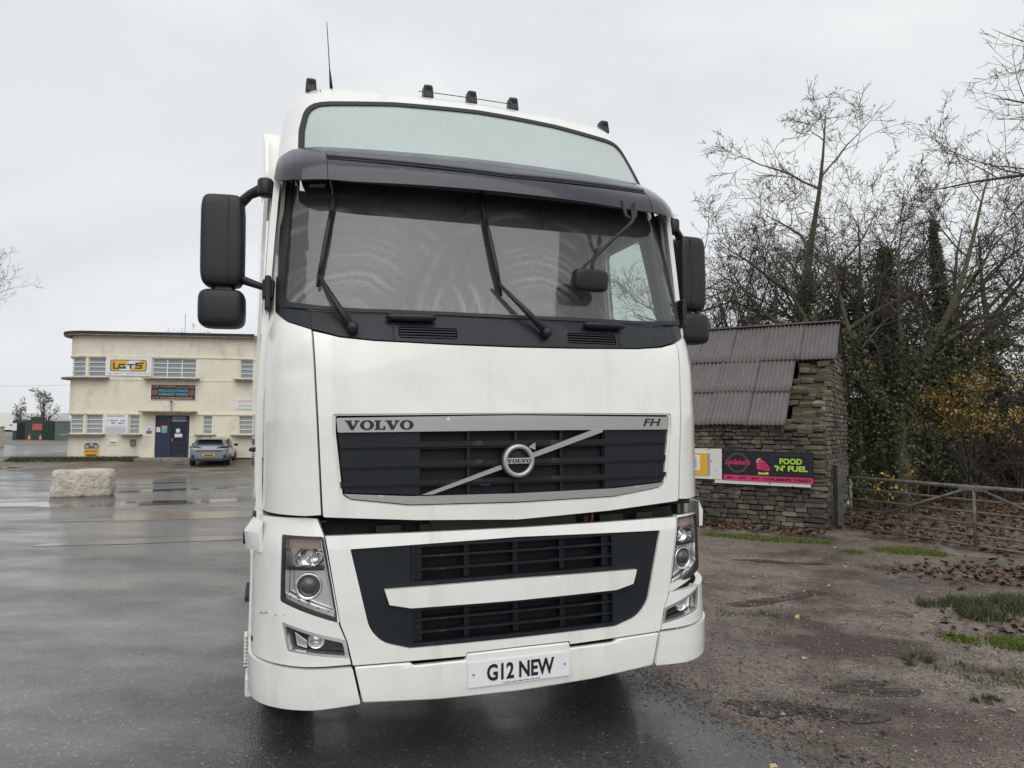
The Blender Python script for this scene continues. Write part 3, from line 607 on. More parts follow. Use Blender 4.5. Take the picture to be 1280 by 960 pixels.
# --- running gear
def wheel(x, y, w, dual=False):
    r = .50
    prof = [(r*.58, -w/2), (r*.9, -w/2), (r*.98, -w*.42), (r, -w*.30), (r, w*.30), (r*.98, w*.42), (r*.9, w/2), (r*.58, w/2)]
    wh = lathe('wheel', prof, (x, y, .50), (1, 0, 0), RUBBER, T, 40)
    gg = 1 if x > 0 else -1
    lathe('rim', [(r*.58, gg*w*.5), (r*.55, gg*w*.3), (r*.35, gg*w*.15 if not dual else -gg*w*.1), (r*.25, gg*w*.38), (0, gg*w*.38)], (x, y, .50), (1, 0, 0), SILVER, wh, 32)
for g in (-1, 1):
    wheel(g*1.03, 1.42, .31)
    for dx in (0, .33): wheel(g*(1.05-dx), 5.1, .28, True)
    box('frame_rail', (g*.40, 3.2, .86), (.08, 5.6, .27), CHASS, T, .01)
    box('tail_lamp', (g*.8, 6.02, .8), (.35, .06, .14), mat('tail_red', (.3, .02, .02), .3), T, .01)
    panel('mudguard', lambda a, x_, o, g=g: (g*x_, 5.1-(.60+o)*math.cos(a), .52+(.60+o)*math.sin(a)), rect(.1, math.pi-.1, .55, 1.24), .0, .02, CHASS, T, gs=.2, gv=.3, bv=.004)
tube('front_axle', [(-.95, 1.42, .46), (.95, 1.42, .46)], .08, CHASS, T, 10)
tube('rear_axle', [(-.95, 5.1, .50), (.95, 5.1, .50)], .12, CHASS, T, 12)
box('engine', (0, 1.2, .82), (.9, 1.8, .75), CHASS, T, .05)
box('fifth_wheel', (0, 4.9, 1.10), (.9, .95, .10), CHASS, T, .03)
box('sump_guard', (0, .35, .50), (1.9, .35, .16), CHASS, T, .03)
# ================================================================== ground
def sst(a, b, x):
    t = min(1, max(0, (x-a)/(b-a))); return t*t*(3-2*t)
def gz(x, y):
    return -.20*sst(16, 31, y)*(1-sst(34.6, 37.2, y))*(1-sst(-8, -3, x))*sst(-48, -30, x)
def ground_mat():
    m = D.materials.new('gravelly_dirt'); m.use_nodes = True; t = m.node_tree; b = t.nodes['Principled BSDF']; L = t.links.new
    co = N(t, 'ShaderNodeTexCoord'); O = co.outputs['Object']
    def noise(s, d=6., r=.6): n = N(t, 'ShaderNodeTexNoise', i_Scale=s, i_Detail=d, i_Roughness=r); L(O, n.inputs['Vector']); return n.outputs['Fac']
    def rng(x, a, b_, c=0., d=1.): r = N(t, 'ShaderNodeMapRange'); [r.inputs[i+1].__setattr__('default_value', v) for i, v in enumerate((a, b_, c, d))]; L(x, r.inputs[0]); return r.outputs[0]
    def mix(f, a, c, mode='MIX'):
        x = N(t, 'ShaderNodeMixRGB', blend_type=mode)
        if isinstance(f, float): x.inputs[0].default_value = f
        else: L(f, x.inputs[0])
        for i, q in ((1, a), (2, c)):
            if isinstance(q, tuple): x.inputs[i].default_value = (*q, 1)
            else: L(q, x.inputs[i])
        return x.outputs[0]
    c = mix(rng(noise(.45), .38, .62), (.185, .142, .112), (.265, .213, .172))
    c = mix(rng(noise(1.6, 5.), .50, .66), c, (.080, .062, .050))
    c = mix(rng(noise(9., 6., .7), .52, .70), c, (.10, .09, .08))
    v = N(t, 'ShaderNodeTexVoronoi', i_Scale=75.); L(O, v.inputs['Vector'])
    sp = N(t, 'ShaderNodeSeparateColor'); L(v.outputs['Color'], sp.inputs[0])
    c = mix(rng(sp.outputs[0], .72, .80, 0., .55), c, (.34, .31, .27)); c = mix(rng(sp.outputs[1], .70, .78, 0., .6), c, (.045, .04, .038))
    c = mix(rng(noise(.30, 6., .65), .48, .60, 0., .6), c, (.085, .066, .054))
    c = mix(rng(noise(.8, 7.), .60, .72, 0., .55), c, (.085, .105, .028))
    dk = rng(noise(.55, 6., .62), .50, .60)
    c = mix(dk, c, (.078, .058, .046))
    L(c, b.inputs['Base Color'])
    L(rng(dk, 0., 1., .62, .24), b.inputs['Roughness'])
    bp = N(t, 'ShaderNodeBump', i_Strength=.8, i_Distance=.012); L(rng(v.outputs['Distance'], 0., .6, 1., 0.), bp.inputs['Height'])
    bp2 = N(t, 'ShaderNodeBump', i_Strength=.7, i_Distance=.06); L(noise(4., 8., .65), bp2.inputs['Height']); L(bp2.outputs[0], bp.inputs['Normal'])
    L(bp.outputs[0], b.inputs['Normal']); return m
def asphalt_mat():
    m = D.materials.new('wet_asphalt'); m.use_nodes = True; t = m.node_tree; b = t.nodes['Principled BSDF']; L = t.links.new
    co = N(t, 'ShaderNodeTexCoord'); O = co.outputs['Object']
    def noise(s, d=6., r=.6, sc=None):
        n = N(t, 'ShaderNodeTexNoise', i_Scale=s, i_Detail=d, i_Roughness=r)
        if sc: mp_ = N(t, 'ShaderNodeMapping'); mp_.inputs['Scale'].default_value = sc; mp_.inputs['Rotation'].default_value = (0, 0, .3); L(O, mp_.inputs[0]); L(mp_.outputs[0], n.inputs['Vector'])
        else: L(O, n.inputs['Vector'])
        return n.outputs['Fac']
    def rng(x, a, b_, c=0., d=1.): r = N(t, 'ShaderNodeMapRange'); [r.inputs[i+1].__setattr__('default_value', v) for i, v in enumerate((a, b_, c, d))]; L(x, r.inputs[0]); return r.outputs[0]
    def mix(f, a, c):
        x = N(t, 'ShaderNodeMixRGB'); L(f, x.inputs[0])
        for i, q in ((1, a), (2, c)):
            if isinstance(q, tuple): x.inputs[i].default_value = (*q, 1)
            else: L(q, x.inputs[i])
        return x.outputs[0]
    c = mix(rng(noise(.35), .35, .65), (.050, .048, .051), (.082, .077, .079))
    c = mix(rng(noise(.22, 4., .6, (1, 2.2, 1)), .50, .70), c, (.125, .113, .101))
    v = N(t, 'ShaderNodeTexVoronoi', i_Scale=85.); L(O, v.inputs['Vector']); sp = N(t, 'ShaderNodeSeparateColor'); L(v.outputs['Color'], sp.inputs[0])
    c = mix(rng(sp.outputs[0], .965, .98, 0., .6), c, (.33, .32, .31)); c = mix(rng(sp.outputs[1], .80, .86, 0., .5), c, (.02, .02, .02))
    c = mix(rng(noise(2.2, 8., .7), .52, .72, 0., .6), c, (.055, .050, .050)); c = mix(rng(noise(38., 3., .6), .50, .75, 0., .5), c, (.16, .15, .148))
    L(c, b.inputs['Base Color'])
    wet = rng(noise(.55, 7., .62, (.8, 1.5, 1)), .38, .62)
    ro = N(t, 'ShaderNodeMapRange'); L(wet, ro.inputs[0]); ro.inputs[3].default_value = .24; ro.inputs[4].default_value = .50; L(ro.outputs[0], b.inputs['Roughness']); cw = N(t, 'ShaderNodeMapRange'); L(wet, cw.inputs[0]); cw.inputs[3].default_value = .50; cw.inputs[4].default_value = .08; L(cw.outputs[0], b.inputs['Coat Weight']); b.inputs['Coat Roughness'].default_value = .13; b.inputs['Coat IOR'].default_value = 1.4
    b.inputs['Specular IOR Level'].default_value = .7
    bp = N(t, 'ShaderNodeBump', i_Distance=.004); st = N(t, 'ShaderNodeMapRange'); L(wet, st.inputs[0]); st.inputs[3].default_value = .30; st.inputs[4].default_value = .75
    L(st.outputs[0], bp.inputs['Strength']); L(v.outputs['Distance'], bp.inputs['Height']); L(bp.outputs[0], b.inputs['Normal']); return m
DIRT, ASPH = ground_mat(), asphalt_mat()
gx = [-3000, -900, -320, -130]+list(range(-70, 51, 2))+[90, 200, 600, 3000]; gy = [-600, -150, -40]+list(range(-12, 67, 2))+[90, 140, 260, 600, 1500, 5000]
V = [(x, y, gz(x, y)) for y in gy for x in gx]; n_ = len(gx)
mobj('ground', V, [(j*n_+i, j*n_+i+1, (j+1)*n_+i+1, (j+1)*n_+i) for j in range(len(gy)-1) for i in range(n_-1)], DIRT, None, True, fix=False, kind='structure')
rng0 = random.Random(5)
def ragged(pts, amp, step=.5, closed=True, seed=1):
    r = random.Random(seed); out = []
    for i in range(len(pts) if closed else len(pts)-1):
        a, b = Vector(pts[i]), Vector(pts[(i+1) % len(pts)]); n = max(1, int((b-a).length/step))
        for j in range(n):
            p = a.lerp(b, j/n); out.append((p.x+r.uniform(-amp, amp), p.y+r.uniform(-amp, amp)))
    return out
def sheet(name, pts, dz, m, gs=2., **kw):
    return panel(name, lambda x, y, o: (x, y, gz(x, y)+dz), pts, 0, 0, m, None, gs=gs, gv=gs, bv=0, dens=5., **kw)
edge = ragged([(3.2, -6), (2.05, 2.6), (1.58, 3.74), (1.30, 4.13), (1.15, 4.58), (.92, 5.14), (.75, 6.2), (.2, 9), (-1.5, 16), (-4, 23), (-6.5, 27.5), (-9.93, 28.24), (-11.6, 26.0), (-13.05, 23.8), (-17, 26.2), (-20, 29.5), (-25, 33), (-27.5, 38), (-29, 52)], .13, .22, False, 3)
o = sheet('asphalt_yard', edge+[(-29, 64), (-68, 64), (-68, -11), (3.4, -11)], .010, ASPH, kind='structure')
for p in o.data.polygons:
    if p.normal.z < 0: o.data.flip_normals(); break
def make_water(name, col, rough):
    return mat(name, col, rough, spec=.6, bump=(2.2, .03, .02), var=(1.3, tuple(c*1.5 for c in col), .4, .7))
WATER = make_water('puddle_water', (.075, .066, .056), .035); FILM = make_water('muddy_film', (.135, .118, .098), .16)
def blob(cx, cy, rx, ry, rot, seed, n=48, amp=.28):
    r = random.Random(seed); ph = [(r.uniform(0, 6.28), r.uniform(.3, 1)/(k+1)) for k in range(6)]; out = []
    for i in range(n):
        a = 2*math.pi*i/n; k = 1+amp*sum(w*math.sin((j+2)*a+p) for j, (p, w) in enumerate(ph))
        x, y = rx*k*math.cos(a), ry*k*math.sin(a); out.append((cx+x*math.cos(rot)-y*math.sin(rot), cy+x*math.sin(rot)+y*math.cos(rot)))
    return out
for i, (q, m, nm) in enumerate([((-8.9, 19.6, 2.3, .42, .72, 4), WATER, 'puddle'), ((-7.4, 16.0, 1.9, .55, .55, 9), WATER, 'puddle'), ((-9.6, 15.4, 1.2, .6, .2, 12), WATER, 'puddle'), ((-6.0, 13.6, 2.2, .5, .35, 6), FILM, 'muddy_puddle'),
                             ((-10.8, 22.6, .9, .22, .7, 5), WATER, 'puddle'), ((-5.1, 10.6, 1.5, .25, .3, 15), FILM, 'muddy_puddle'), ((-19, 24.5, 3.5, .5, .55, 7), FILM, 'muddy_puddle'), ((-25, 29, 3.5, .6, .9, 8), WATER, 'puddle')]):
    o = sheet(nm, blob(*q), .0114+.0005*i, m, gs=.8, kind='structure')
    if o.data.polygons[0].normal.z < 0: o.data.flip_normals()
# ================================================================== building
BU = mat('cream_render', (.76, .72, .59), .85, var=[(.8, (.71, .67, .545), .4, .7), (5., (.60, .56, .45), .55, .78, (1, 1, .5)), (.9, (.50, .465, .375), .54, .76, (1.1, 1, .7)), (3., (.44, .40, .32), .62, .80, (3, 1, .25))], bump=(14., .15, .02))
BUP = mat('cream_band', (.78, .71, .55), .8, var=(3., (.58, .5, .36), .5, .75))
SLAB = mat('weathered_slab', (.20, .17, .13), .9, var=(5., (.34, .29, .22), .45, .65), bump=(20., .3, .02))
FELT = mat('roof_felt', (.025, .024, .024), .8)
PLINTH = mat('black_plinth', (.015, .015, .017), .7, var=(4., (.05, .045, .04), .5, .7))
WFR = mat('window_frame_white', (.74, .73, .69), .5, var=(6., (.6, .58, .53), .5, .75))
PANE = glassy('window_pane', (.85, .9, .92), .8, .04, 1.5, ((.45, .50, .54), .22))
CURTB = mat('window_curtain', (.8, .78, .74), .9); CURTD = mat('window_blind', (.55, .60, .63), .8)
NAVY = mat('navy_paint', (.012, .02, .055), .4, var=(3., (.02, .03, .07), .4, .7)); NAVYGL = glassy('door_glass', (.4, .45, .55), .5, .05, 1.5, ((.03, .04, .06), .45))
bld = empty('office_building', (-21.04, 37.18, 0), rad(6.9), label='cream two storey office with rounded corner and flat roof', category='building')
R_, U0 = 1.25, -.83
def fB(u, z, o=0.):
    if u >= U0: return (u, -o, z)
    a = (U0-u)/R_
    if a <= math.pi/2: return (U0-(R_+o)*math.sin(a), R_-(R_+o)*math.cos(a), z)
    return (U0-R_-o, R_+(a-math.pi/2)*R_, z)
UL, UR = U0-R_*math.pi/2-6.5, 14.0
UPW = [(-2.75, -.93, 2), (-.80, .05, 1), (2.34, 4.52, 3), (6.75, 8.55, 2), (10.4, 12.2, 2)]
LOW = [(-2.75, -.93, 2), (-.80, .02, 1), (1.30, 1.81, 1), (4.95, 5.42, 1), (6.75, 7.60, 1), (9.5, 11.3, 2)]
ZU, ZL, ZD = (4.24, 5.22), (1.30, 2.26), (.09, 2.28)
holes = [rect(a, b, *ZU) for a, b, _ in UPW]+[rect(a, b, *ZL) for a, b, _ in LOW]+[rect(2.58, 4.28, *ZD)]
panel('wall', fB, [rect(UL, UR, .08, 6.36)]+holes, 0, .22, BU, bld, gs=.3, gv=0, bv=0, dens=.6)
panel('plinth', fB, rect(UL, UR, -.35, .085), .02, .22, PLINTH, bld, gs=.3, gv=0, bv=0, dens=.6)
panel('wall_back', lambda u, z, o: (UR, u, z), rect(0, 8.5, -.3, 6.36), 0, .1, BU, bld, gs=0, gv=0, bv=0)
panel('wall_back', lambda u, z, o: (u, 8.5, z), rect(-2.1, UR, -.3, 6.36), 0, .1, BU, bld, gs=0, gv=0, bv=0)
for z0, z1, o_ in ((5.27, 5.33, .05), (4.08, 4.12, .025), (2.30, 2.40, .05), (1.17, 1.21, .025)):
    for a, b in (((UL, 2.56), (4.30, UR)) if z0 < 2 else ((UL, UR),)): panel('band', fB, rect(a, b, z0, z1), o_, .05, BUP, bld, gs=.3, gv=0, bv=.01, dens=.6)
def slab(name, u0, u1, z0, z1, proj, m, inner=.0):
    v, f = [], []; us = np.linspace(u0, u1, max(2, int((u1-u0)/.15)))
    for u in us: v += [fB(u, z0, -inner), fB(u, z0, proj), fB(u, z1, proj), fB(u, z1, -inner)]
    for i in range(len(us)-1):
        for k in range(4): a, b = i*4+k, i*4+(k+1) % 4; f.append((a, b, b+4, a+4))
    f += [(0, 1, 2, 3), tuple(len(v)-4+k for k in (3, 2, 1, 0))]
    return mobj(name, v, f, m, bld)
slab('roof_soffit', UL, UR, 6.36, 6.44, .36, SLAB, 3.0); slab('roof', UL, UR, 6.44, 6.56, .40, FELT, 1.2)
mobj('roof_deck', [(-2.0, .3, 6.5), (UR, .3, 6.5), (UR, 8.5, 6.5), (-2.0, 8.5, 6.5)], [(0, 1, 2, 3)], FELT, bld)
for a, b in ((-3.2, .26), (2.0, 4.73), (6.51, 8.8), (10.2, 12.4)): slab('sill', a, b, 4.125, 4.20, .42, SLAB, -.01)
for a, b in ((-3.2, .17), (.95, 1.98), (4.65, 5.62), (6.43, 7.9), (9.3, 11.5)): slab('sill', a, b, 1.215, 1.285, .40, SLAB, -.01)
slab('door_canopy', 1.94, 4.66, 2.405, 2.48, .60, SLAB, -.01)
box('door_step', (3.3, -.35, -.06), (3.0, .75, .26), SLAB, bld, .02)
def window(u0, u1, z0, z1, bays, rows, curtain):
    w = .045; H = []
    bw = (u1-u0)/bays; cells = []
    for i in range(bays):
        a, b = u0+i*bw+w*(1. if i == 0 else .6), u0+(i+1)*bw-w*(1. if i == bays-1 else .6)
        rh = (z1-z0-.03)/rows
        for j in range(rows): cells.append((a, b, z0+.03+j*rh+(.02 if j else 0.01), z0+.03+(j+1)*rh-.02))
    fr = panel('window', fB, [rect(u0, u1, z0, z1)]+[rect(*c) for c in cells], -.07, .05, WFR, bld, gs=.2 if u0 < U0 else 0, gv=0, bv=0, dens=.5)
    for c in cells: panel('pane', fB, rect(*c), -.095, 0, PANE, fr, gs=.2 if u0 < U0 else 0, gv=0, bv=0, dens=.5)
    v, f = [], []; us = np.arange(u0-.02, u1+.02, .025)
    for i, u in enumerate(us):
        o = -.16-.02*math.sin(i*1.1)*(1 if curtain is CURTB else .1); v += [fB(u, z0-.05, o), fB(u, z1+.05, o)]
        if i: f.append((2*i-2, 2*i, 2*i+1, 2*i-1))
    mobj('curtain', v, f, curtain, fr, True)
for a, b, n in UPW: window(a, b, *ZU, n, 4, CURTD)
for a, b, n in LOW: window(a, b, *ZL, n, 4, CURTB)
ds = box('door_surround', (3.43, .16, 1.18), (1.70, .06, 2.19), NAVY, bld)
for u0, u1, z0, z1 in ((2.60, 3.34, .12, 2.24),): box('fixed_panel', ((u0+u1)/2, .11, (z0+z1)/2), (u1-u0, .04, z1-z0), NAVY, bld, .01)
box('door', (3.735, .11, 1.02), (.70, .04, 1.84), NAVYGL, bld)
for x_, z_, sx_, sz_ in ((3.40, 1.02, .05, 1.84), (4.07, 1.02, .05, 1.84), (3.735, 1.94, .72, .06), (3.735, .16, .72, .12), (3.735, .85, .72, .05)): box('door_rail', (x_, .085, z_), (sx_, .04, sz_), NAVY, bld, .004)
box('door_handle', (3.44, .05, 1.0), (.03, .04, .18), SILVER, bld, .005)
box('transom_light', (3.735, .11, 2.11), (.70, .04, .22), PANE, bld); box('transom_bar', (3.735, .08, 1.985), (.72, .05, .03), WFR, bld)
box('side_panel', (4.19, .11, 1.18), (.17, .04, 2.12), NAVY, bld, .01)
tube('lamp_bracket', [(3.38, -.02, 2.48), (3.38, -.12, 2.60), (3.38, -.12, 2.95)], .015, FELT, bld, 6); sellip('lamp_head', (3.38, -.16, 2.98), (.10, .22, .06), FELT, bld, .5)
tube('roof_aerial', [(3.1, 2.5, 6.5), (3.1, 2.5, 8.0)], .012, CHASS, bld, 5)
WHITEB = mat('sign_white', (.72, .74, .78), .45, var=(6., (.62, .64, .66), .5, .75)); SBLACK = mat('sign_black', (.02, .02, .025), .45); SYEL = mat('sign_yellow', (.72, .40, .03), .45)
SORA = mat('sign_orange', (.62, .20, .07), .5); SCYA = mat('sign_cyan', (.08, .42, .55), .5); SBLU = mat('sign_blue', (.03, .12, .40), .5); SRED = mat('sign_red', (.55, .05, .06), .5); SGREY = mat('sign_grey', (.30, .31, .33), .6)
bm_w = Matrix.Translation((-21.04, 37.18, 0)) @ Matrix.Rotation(rad(6.9), 4, 'Z')
def sign_root(name, u0, u1, z0, z1, label):
    e = empty(name, bm_w @ Vector((u0, -.03, z0)), rad(6.9), label=label, category='sign', group='signs on the office wall'); W, H = u1-u0, z1-z0
    box('board', (W/2, 0, H/2), (W, .03, H), {'w': WHITEB, 'k': SBLACK, 'y': SYEL, 'b': SBLU}[name[-1]] if False else WHITEB, e); return e, W, H
fS = lambda x, z, o: (x, -.016-o, z)
def flat(name, poly, off, m, e): return panel(name, fS, poly, off, 0, m, e, gs=0, gv=0, bv=0, dens=5.)
def print_lines(e, x0, x1, zs, h, m, seed):
    r = random.Random(seed)
    for z in zs:
        v, f = [], []; x = x0+r.uniform(0, .03)
        while x < x1:
            w = r.uniform(.03, .12)*h/.05; w = min(w, x1-x)
            i = len(v); v += [fS(x, z, .004), fS(x+w, z, .004), fS(x+w, z+h, .004), fS(x, z+h, .004)]; f.append((i, i+1, i+2, i+3)); x += w+h*.5
        mobj('printed_line', v, f, m, e, fix=False)
e, W, H = sign_root('haulier_sign', .08, 2.31, 4.30, 5.27, 'white sign with yellow and black rounded logo on upper wall')
flat('logo_outline', rnd(rect(.21, 1.99, .23, .83), .13), .003, SBLACK, e); flat('logo_field', rnd(rect(.245, 1.955, .265, .795), .11), .005, SYEL, e)
flat('logo_stripe', [(.62, .27), (1.15, .27), (1.72, .79), (1.18, .79)], .007, WHITEB, e)
LG = mat('logo_grey', (.05, .05, .045), .5)
def flatL(p): flat('logo_letter', p, .009, LG, e)
flatL([(.34, .70), (.42, .70), (.42, .42), (.62, .42), (.62, .34), (.34, .34)])
flatL([(.98, .62), (.66, .62), (.60, .56), (.60, .42), (.66, .36), (.98, .36), (.98, .50), (.84, .50), (.84, .45), (.72, .45), (.69, .48), (.69, .52), (.72, .54), (.98, .54)])
flatL([(1.02, .62), (1.40, .62), (1.40, .54), (1.26, .54), (1.26, .36), (1.16, .36), (1.16, .54), (1.02, .54)])
flatL([(1.86, .70), (1.46, .70), (1.42, .66), (1.42, .54), (1.46, .50), (1.68, .50), (1.68, .44), (1.42, .44), (1.42, .36), (1.74, .36), (1.78, .40), (1.78, .54), (1.74, .58), (1.54, .58), (1.54, .62), (1.86, .62)])
print_lines(e, .1, .8, [.10], .035, SGREY, 1); print_lines(e, .95, 2.15, [.10], .035, SGREY, 2)
e, W, H = sign_root('company_sign', 2.32, 4.55, 3.07, 3.88, 'black sign with orange and blue lettering above the door')
flat('face', rect(.02, W-.02, .02, H-.02), .002, SBLACK, e)
text_on('lettering', ('J.W COUSINS', .02), .10, 1.22, .62, .76, fS, .004, SORA, e); text_on('lettering', ('LTD', .02), 1.85, 2.14, .62, .75, fS, .004, SORA, e); print_lines(e, 1.28, 1.80, [.64], .05, SORA, 9)
text_on('lettering', ('HAULAGE-STORAGE', .02), .40, 1.84, .42, .56, fS, .004, SCYA, e); text_on('lettering', ('OVERNIGHT PARKING', .02), .38, 1.86, .23, .37, fS, .004, SCYA, e)
text_on('lettering', ('PHONE:', .02), .08, .42, .07, .15, fS, .004, SORA, e); print_lines(e, .46, 2.10, [.07], .075, SORA, 4)
for cx in (.20, 2.03):
    ring = lambda r: [(cx+r*math.cos(a), .39+r*math.sin(a)) for a in np.linspace(0, 2*math.pi, 20, endpoint=False)]
    flat('badge', [ring(.13), ring(.10)], .004, SORA, e); flat('badge_mark', [(cx-.05, .39), (cx+.05, .45), (cx+.02, .39), (cx+.05, .33)], .004, SORA, e)
e, W, H = sign_root('notice_board', .05, 1.26, 1.27, 2.31, 'white notice board with red and blue lines between ground floor windows')
print_lines(e, .15, 1.05, [.96, .90], .04, SGREY, 5); print_lines(e, .33, .72, [.68], .06, SRED, 6); print_lines(e, .85, 1.08, [.67], .06, SBLU, 7); print_lines(e, .40, .60, [.56], .06, SBLU, 8); print_lines(e, .73, 1.02, [.55], .06, SBLU, 8)
flat('red_arrow', [(.18, .71), (.26, .74), (.26, .68)], .004, SRED, e)
print_lines(e, .10, 1.10, [.42], .015, SGREY, 1); print_lines(e, .10, 1.12, [.06+k*.036 for k in range(9)], .016, SGREY, 12)
e, W, H = sign_root('yard_notice', 6.59, 8.0, 2.64, 3.17, 'plain white notice on the upper wall right of the door'); print_lines(e, .1, 1.3, [.42, .34], .03, SORA, 3); print_lines(e, .1, 1.3, [.10, .15, .20], .02, SGREY, 13)
e, W, H = sign_root('no_entry_sign', -.82, -.10, .11, .84, 'yellow not public sign low on the office wall')
flat('yellow_field', rect(0.01, W-.01, 0.01, .42), .002, SYEL, e); flat('blue_field', [(.01, .43), (W-.01, .43), (W-.01, .62), (W-.12, .72), (.12, .72), (.01, .62)], .002, SBLU, e)
for x_ in (.06, .28, .50): flat('drawing', rect(x_, x_+.16, .48 if x_ != .28 else .56, .60 if x_ != .28 else .70), .004, SYEL, e)
text_on('lettering', ('NOT PUBLIC', .03), .07, W-.07, .24, .34, fS, .004, SBLACK, e); flat('footer', rect(.12, W-.12, .07, .14), .004, SBLACK, e)
e, W, H = sign_root('safety_sign', 2.17, 2.44, 1.33, 1.63, 'small blue safety sign left of the blue door')
flat('blue_plate', rect(.01, .26, .01, .13), .003, SBLU, e); flat('blue_disc', [(.135+.065*math.cos(a), .21+.065*math.sin(a)) for a in np.linspace(0, 6.28, 18, endpoint=False)], .003, SBLU, e); flat('white_mark', rect(.11, .16, .19, .24), .005, WHITEB, e)
for u0, u1, z0, z1, m_, lb in ((2.62, 2.82, 1.40, 1.66, WHITEB, 'white sheet of paper on the blue panel left of door'), (2.88, 3.16, 1.36, 1.74, SCYA, 'yellow and blue poster on the blue panel'), (3.60, 3.80, 1.38, 1.58, WHITEB, 'upper small white paper on the glazed door'), (3.54, 3.92, 1.14, 1.32, WHITEB, 'lower wide white paper on the glazed door')):
    e = empty('paper_notice', bm_w @ Vector((u0, .07, z0)), rad(6.9), label=lb, category='notice', group='papers stuck on the office door'); box('sheet', ((u1-u0)/2, 0, (z1-z0)/2), (u1-u0, .006, z1-z0), m_, e)
    if m_ is SCYA: box('heading', ((u1-u0)/2, -.006, (z1-z0)*.75), (u1-u0-.02, .004, (z1-z0)*.4), SYEL, e)
pb = empty('post_box', bm_w @ Vector((1.55, -.08, .70)), rad(6.9), label='small grey post box under the narrow ground floor window', category='post box')
box('case', (0, 0, .16), (.26, .14, .32), mat('grey_box', (.16, .15, .14), .6), pb, .02); box('slot', (0, -.073, .23), (.17, .006, .03), CAVITY, pb)
e = empty('address_plate', bm_w @ Vector((.35, -.015, .72)), rad(6.9), label='faded cream plate on the wall left of the post box', category='plate'); box('plate', (.23, 0, .13), (.46, .02, .26), BUP, e, .004); box('faded_print', (.23, -.012, .13), (.26, .004, .07), SLAB, e)
# grass strip at the foot of the wall
def blades(name, pts, hmin, hmax, w, cols, seed, **kw):
    r = np.random.default_rng(seed); P = np.array(pts); n = len(P); a = r.uniform(0, 6.28, n); hh = r.uniform(hmin, hmax, n); ln = r.normal(0, .45, (n, 2))*hh[:, None]
    dx, dy = np.cos(a)*w/2, np.sin(a)*w/2; V = np.zeros((n*3, 3)); V[0::3] = P+np.stack([dx, dy, 0*dx], 1); V[1::3] = P-np.stack([dx, dy, 0*dx], 1); V[2::3] = P+np.stack([ln[:, 0], ln[:, 1], hh], 1)
    me = npmesh(name, V, None, np.arange(n*3).reshape(-1, 3)); me.materials.append(mat(name+'_colour', cols[0], .7, isl=cols)); return link(D.objects.new(name, me), None, **kw)
GR = [(.034, .046, .014), (.055, .074, .020), (.080, .096, .030), (.045, .060, .020), (.12, .11, .05)]
rg = np.random.default_rng(3)
q = [bm_w @ Vector((rg.uniform(-4.2, 1.9), -.1-abs(rg.normal(0, .35)), 0)) for _ in range(6000)]
blades('grass_verge', [(p.x, p.y, gz(p.x, p.y)) for p in q], .06, .22, .03, GR, 1, label='grass strip along the foot of the office wall', category='grass', kind='stuff')
# ================================================================== concrete block
CONC = mat('old_concrete', (.56, .52, .43), .9, var=[(2.2, (.42, .39, .31), .42, .62), (6., (.20, .20, .12), .56, .72), (14., (.58, .54, .46), .55, .75)], bump=(9., 1., .08))
def rough_block(name, W, Dp, H, loc, rz, m, seed, **kw):
    b = bmesh.new(); bmesh.ops.create_cube(b, size=1); bmesh.ops.subdivide_edges(b, edges=b.edges[:], cuts=9, use_grid_fill=True)
    r = random.Random(seed); ph = [[r.uniform(0, 6) for _ in range(3)] for _ in range(4)]
    for v in b.verts:
        x, y, z = v.co; px_ = abs(x*2)**10+abs(y*2)**10+abs(z*2)**14; f = px_**(-1/11) if px_ > 1 else 1.
        k = 1+.018*sum(math.sin(5*(j+1)*x+p[0])*math.sin(4*(j+1)*z+p[1]+2*y) for j, p in enumerate(ph))
        tp = 1-.05*(z+.5)
        v.co = (x*W*f*k*tp, y*Dp*f*k*tp, (z+.5)*H*(1 if z < 0 else (.985+.02*math.sin(7*x+ph[0][2])))+r.uniform(-.005, .005))
    me = D.meshes.new(name); b.to_mesh(me); b.free(); me.polygons.foreach_set('use_smooth', [True]*len(me.polygons)); me.materials.append(m)
    o = link(D.objects.new(name, me), None, **kw); o.location = loc; o.rotation_euler = (0, 0, rz); return o
rough_block('concrete_block', 1.30, .70, .645, (-10.22, 17.40, gz(-10.2, 17.4)), .33, CONC, 2, label='weathered pale concrete block on the wet asphalt', category='concrete block')
# ================================================================== parked car
CARP = mat('car_grey', (.20, .215, .24), .3, metal=.2, coat=.8); CARGL = mat('car_glass', (.02, .022, .025), .06, coat=1.); TAIL = mat('tail_lamp_red', (.10, .010, .015), .2, coat=.8); CARBL = mat('car_black', (.02, .02, .021), .5)
car = empty('parked_car', (-14.25, 34.15, gz(-14.2, 34.2)), rad(16), label='grey hatchback car parked with its back to the camera by the office', category='car')
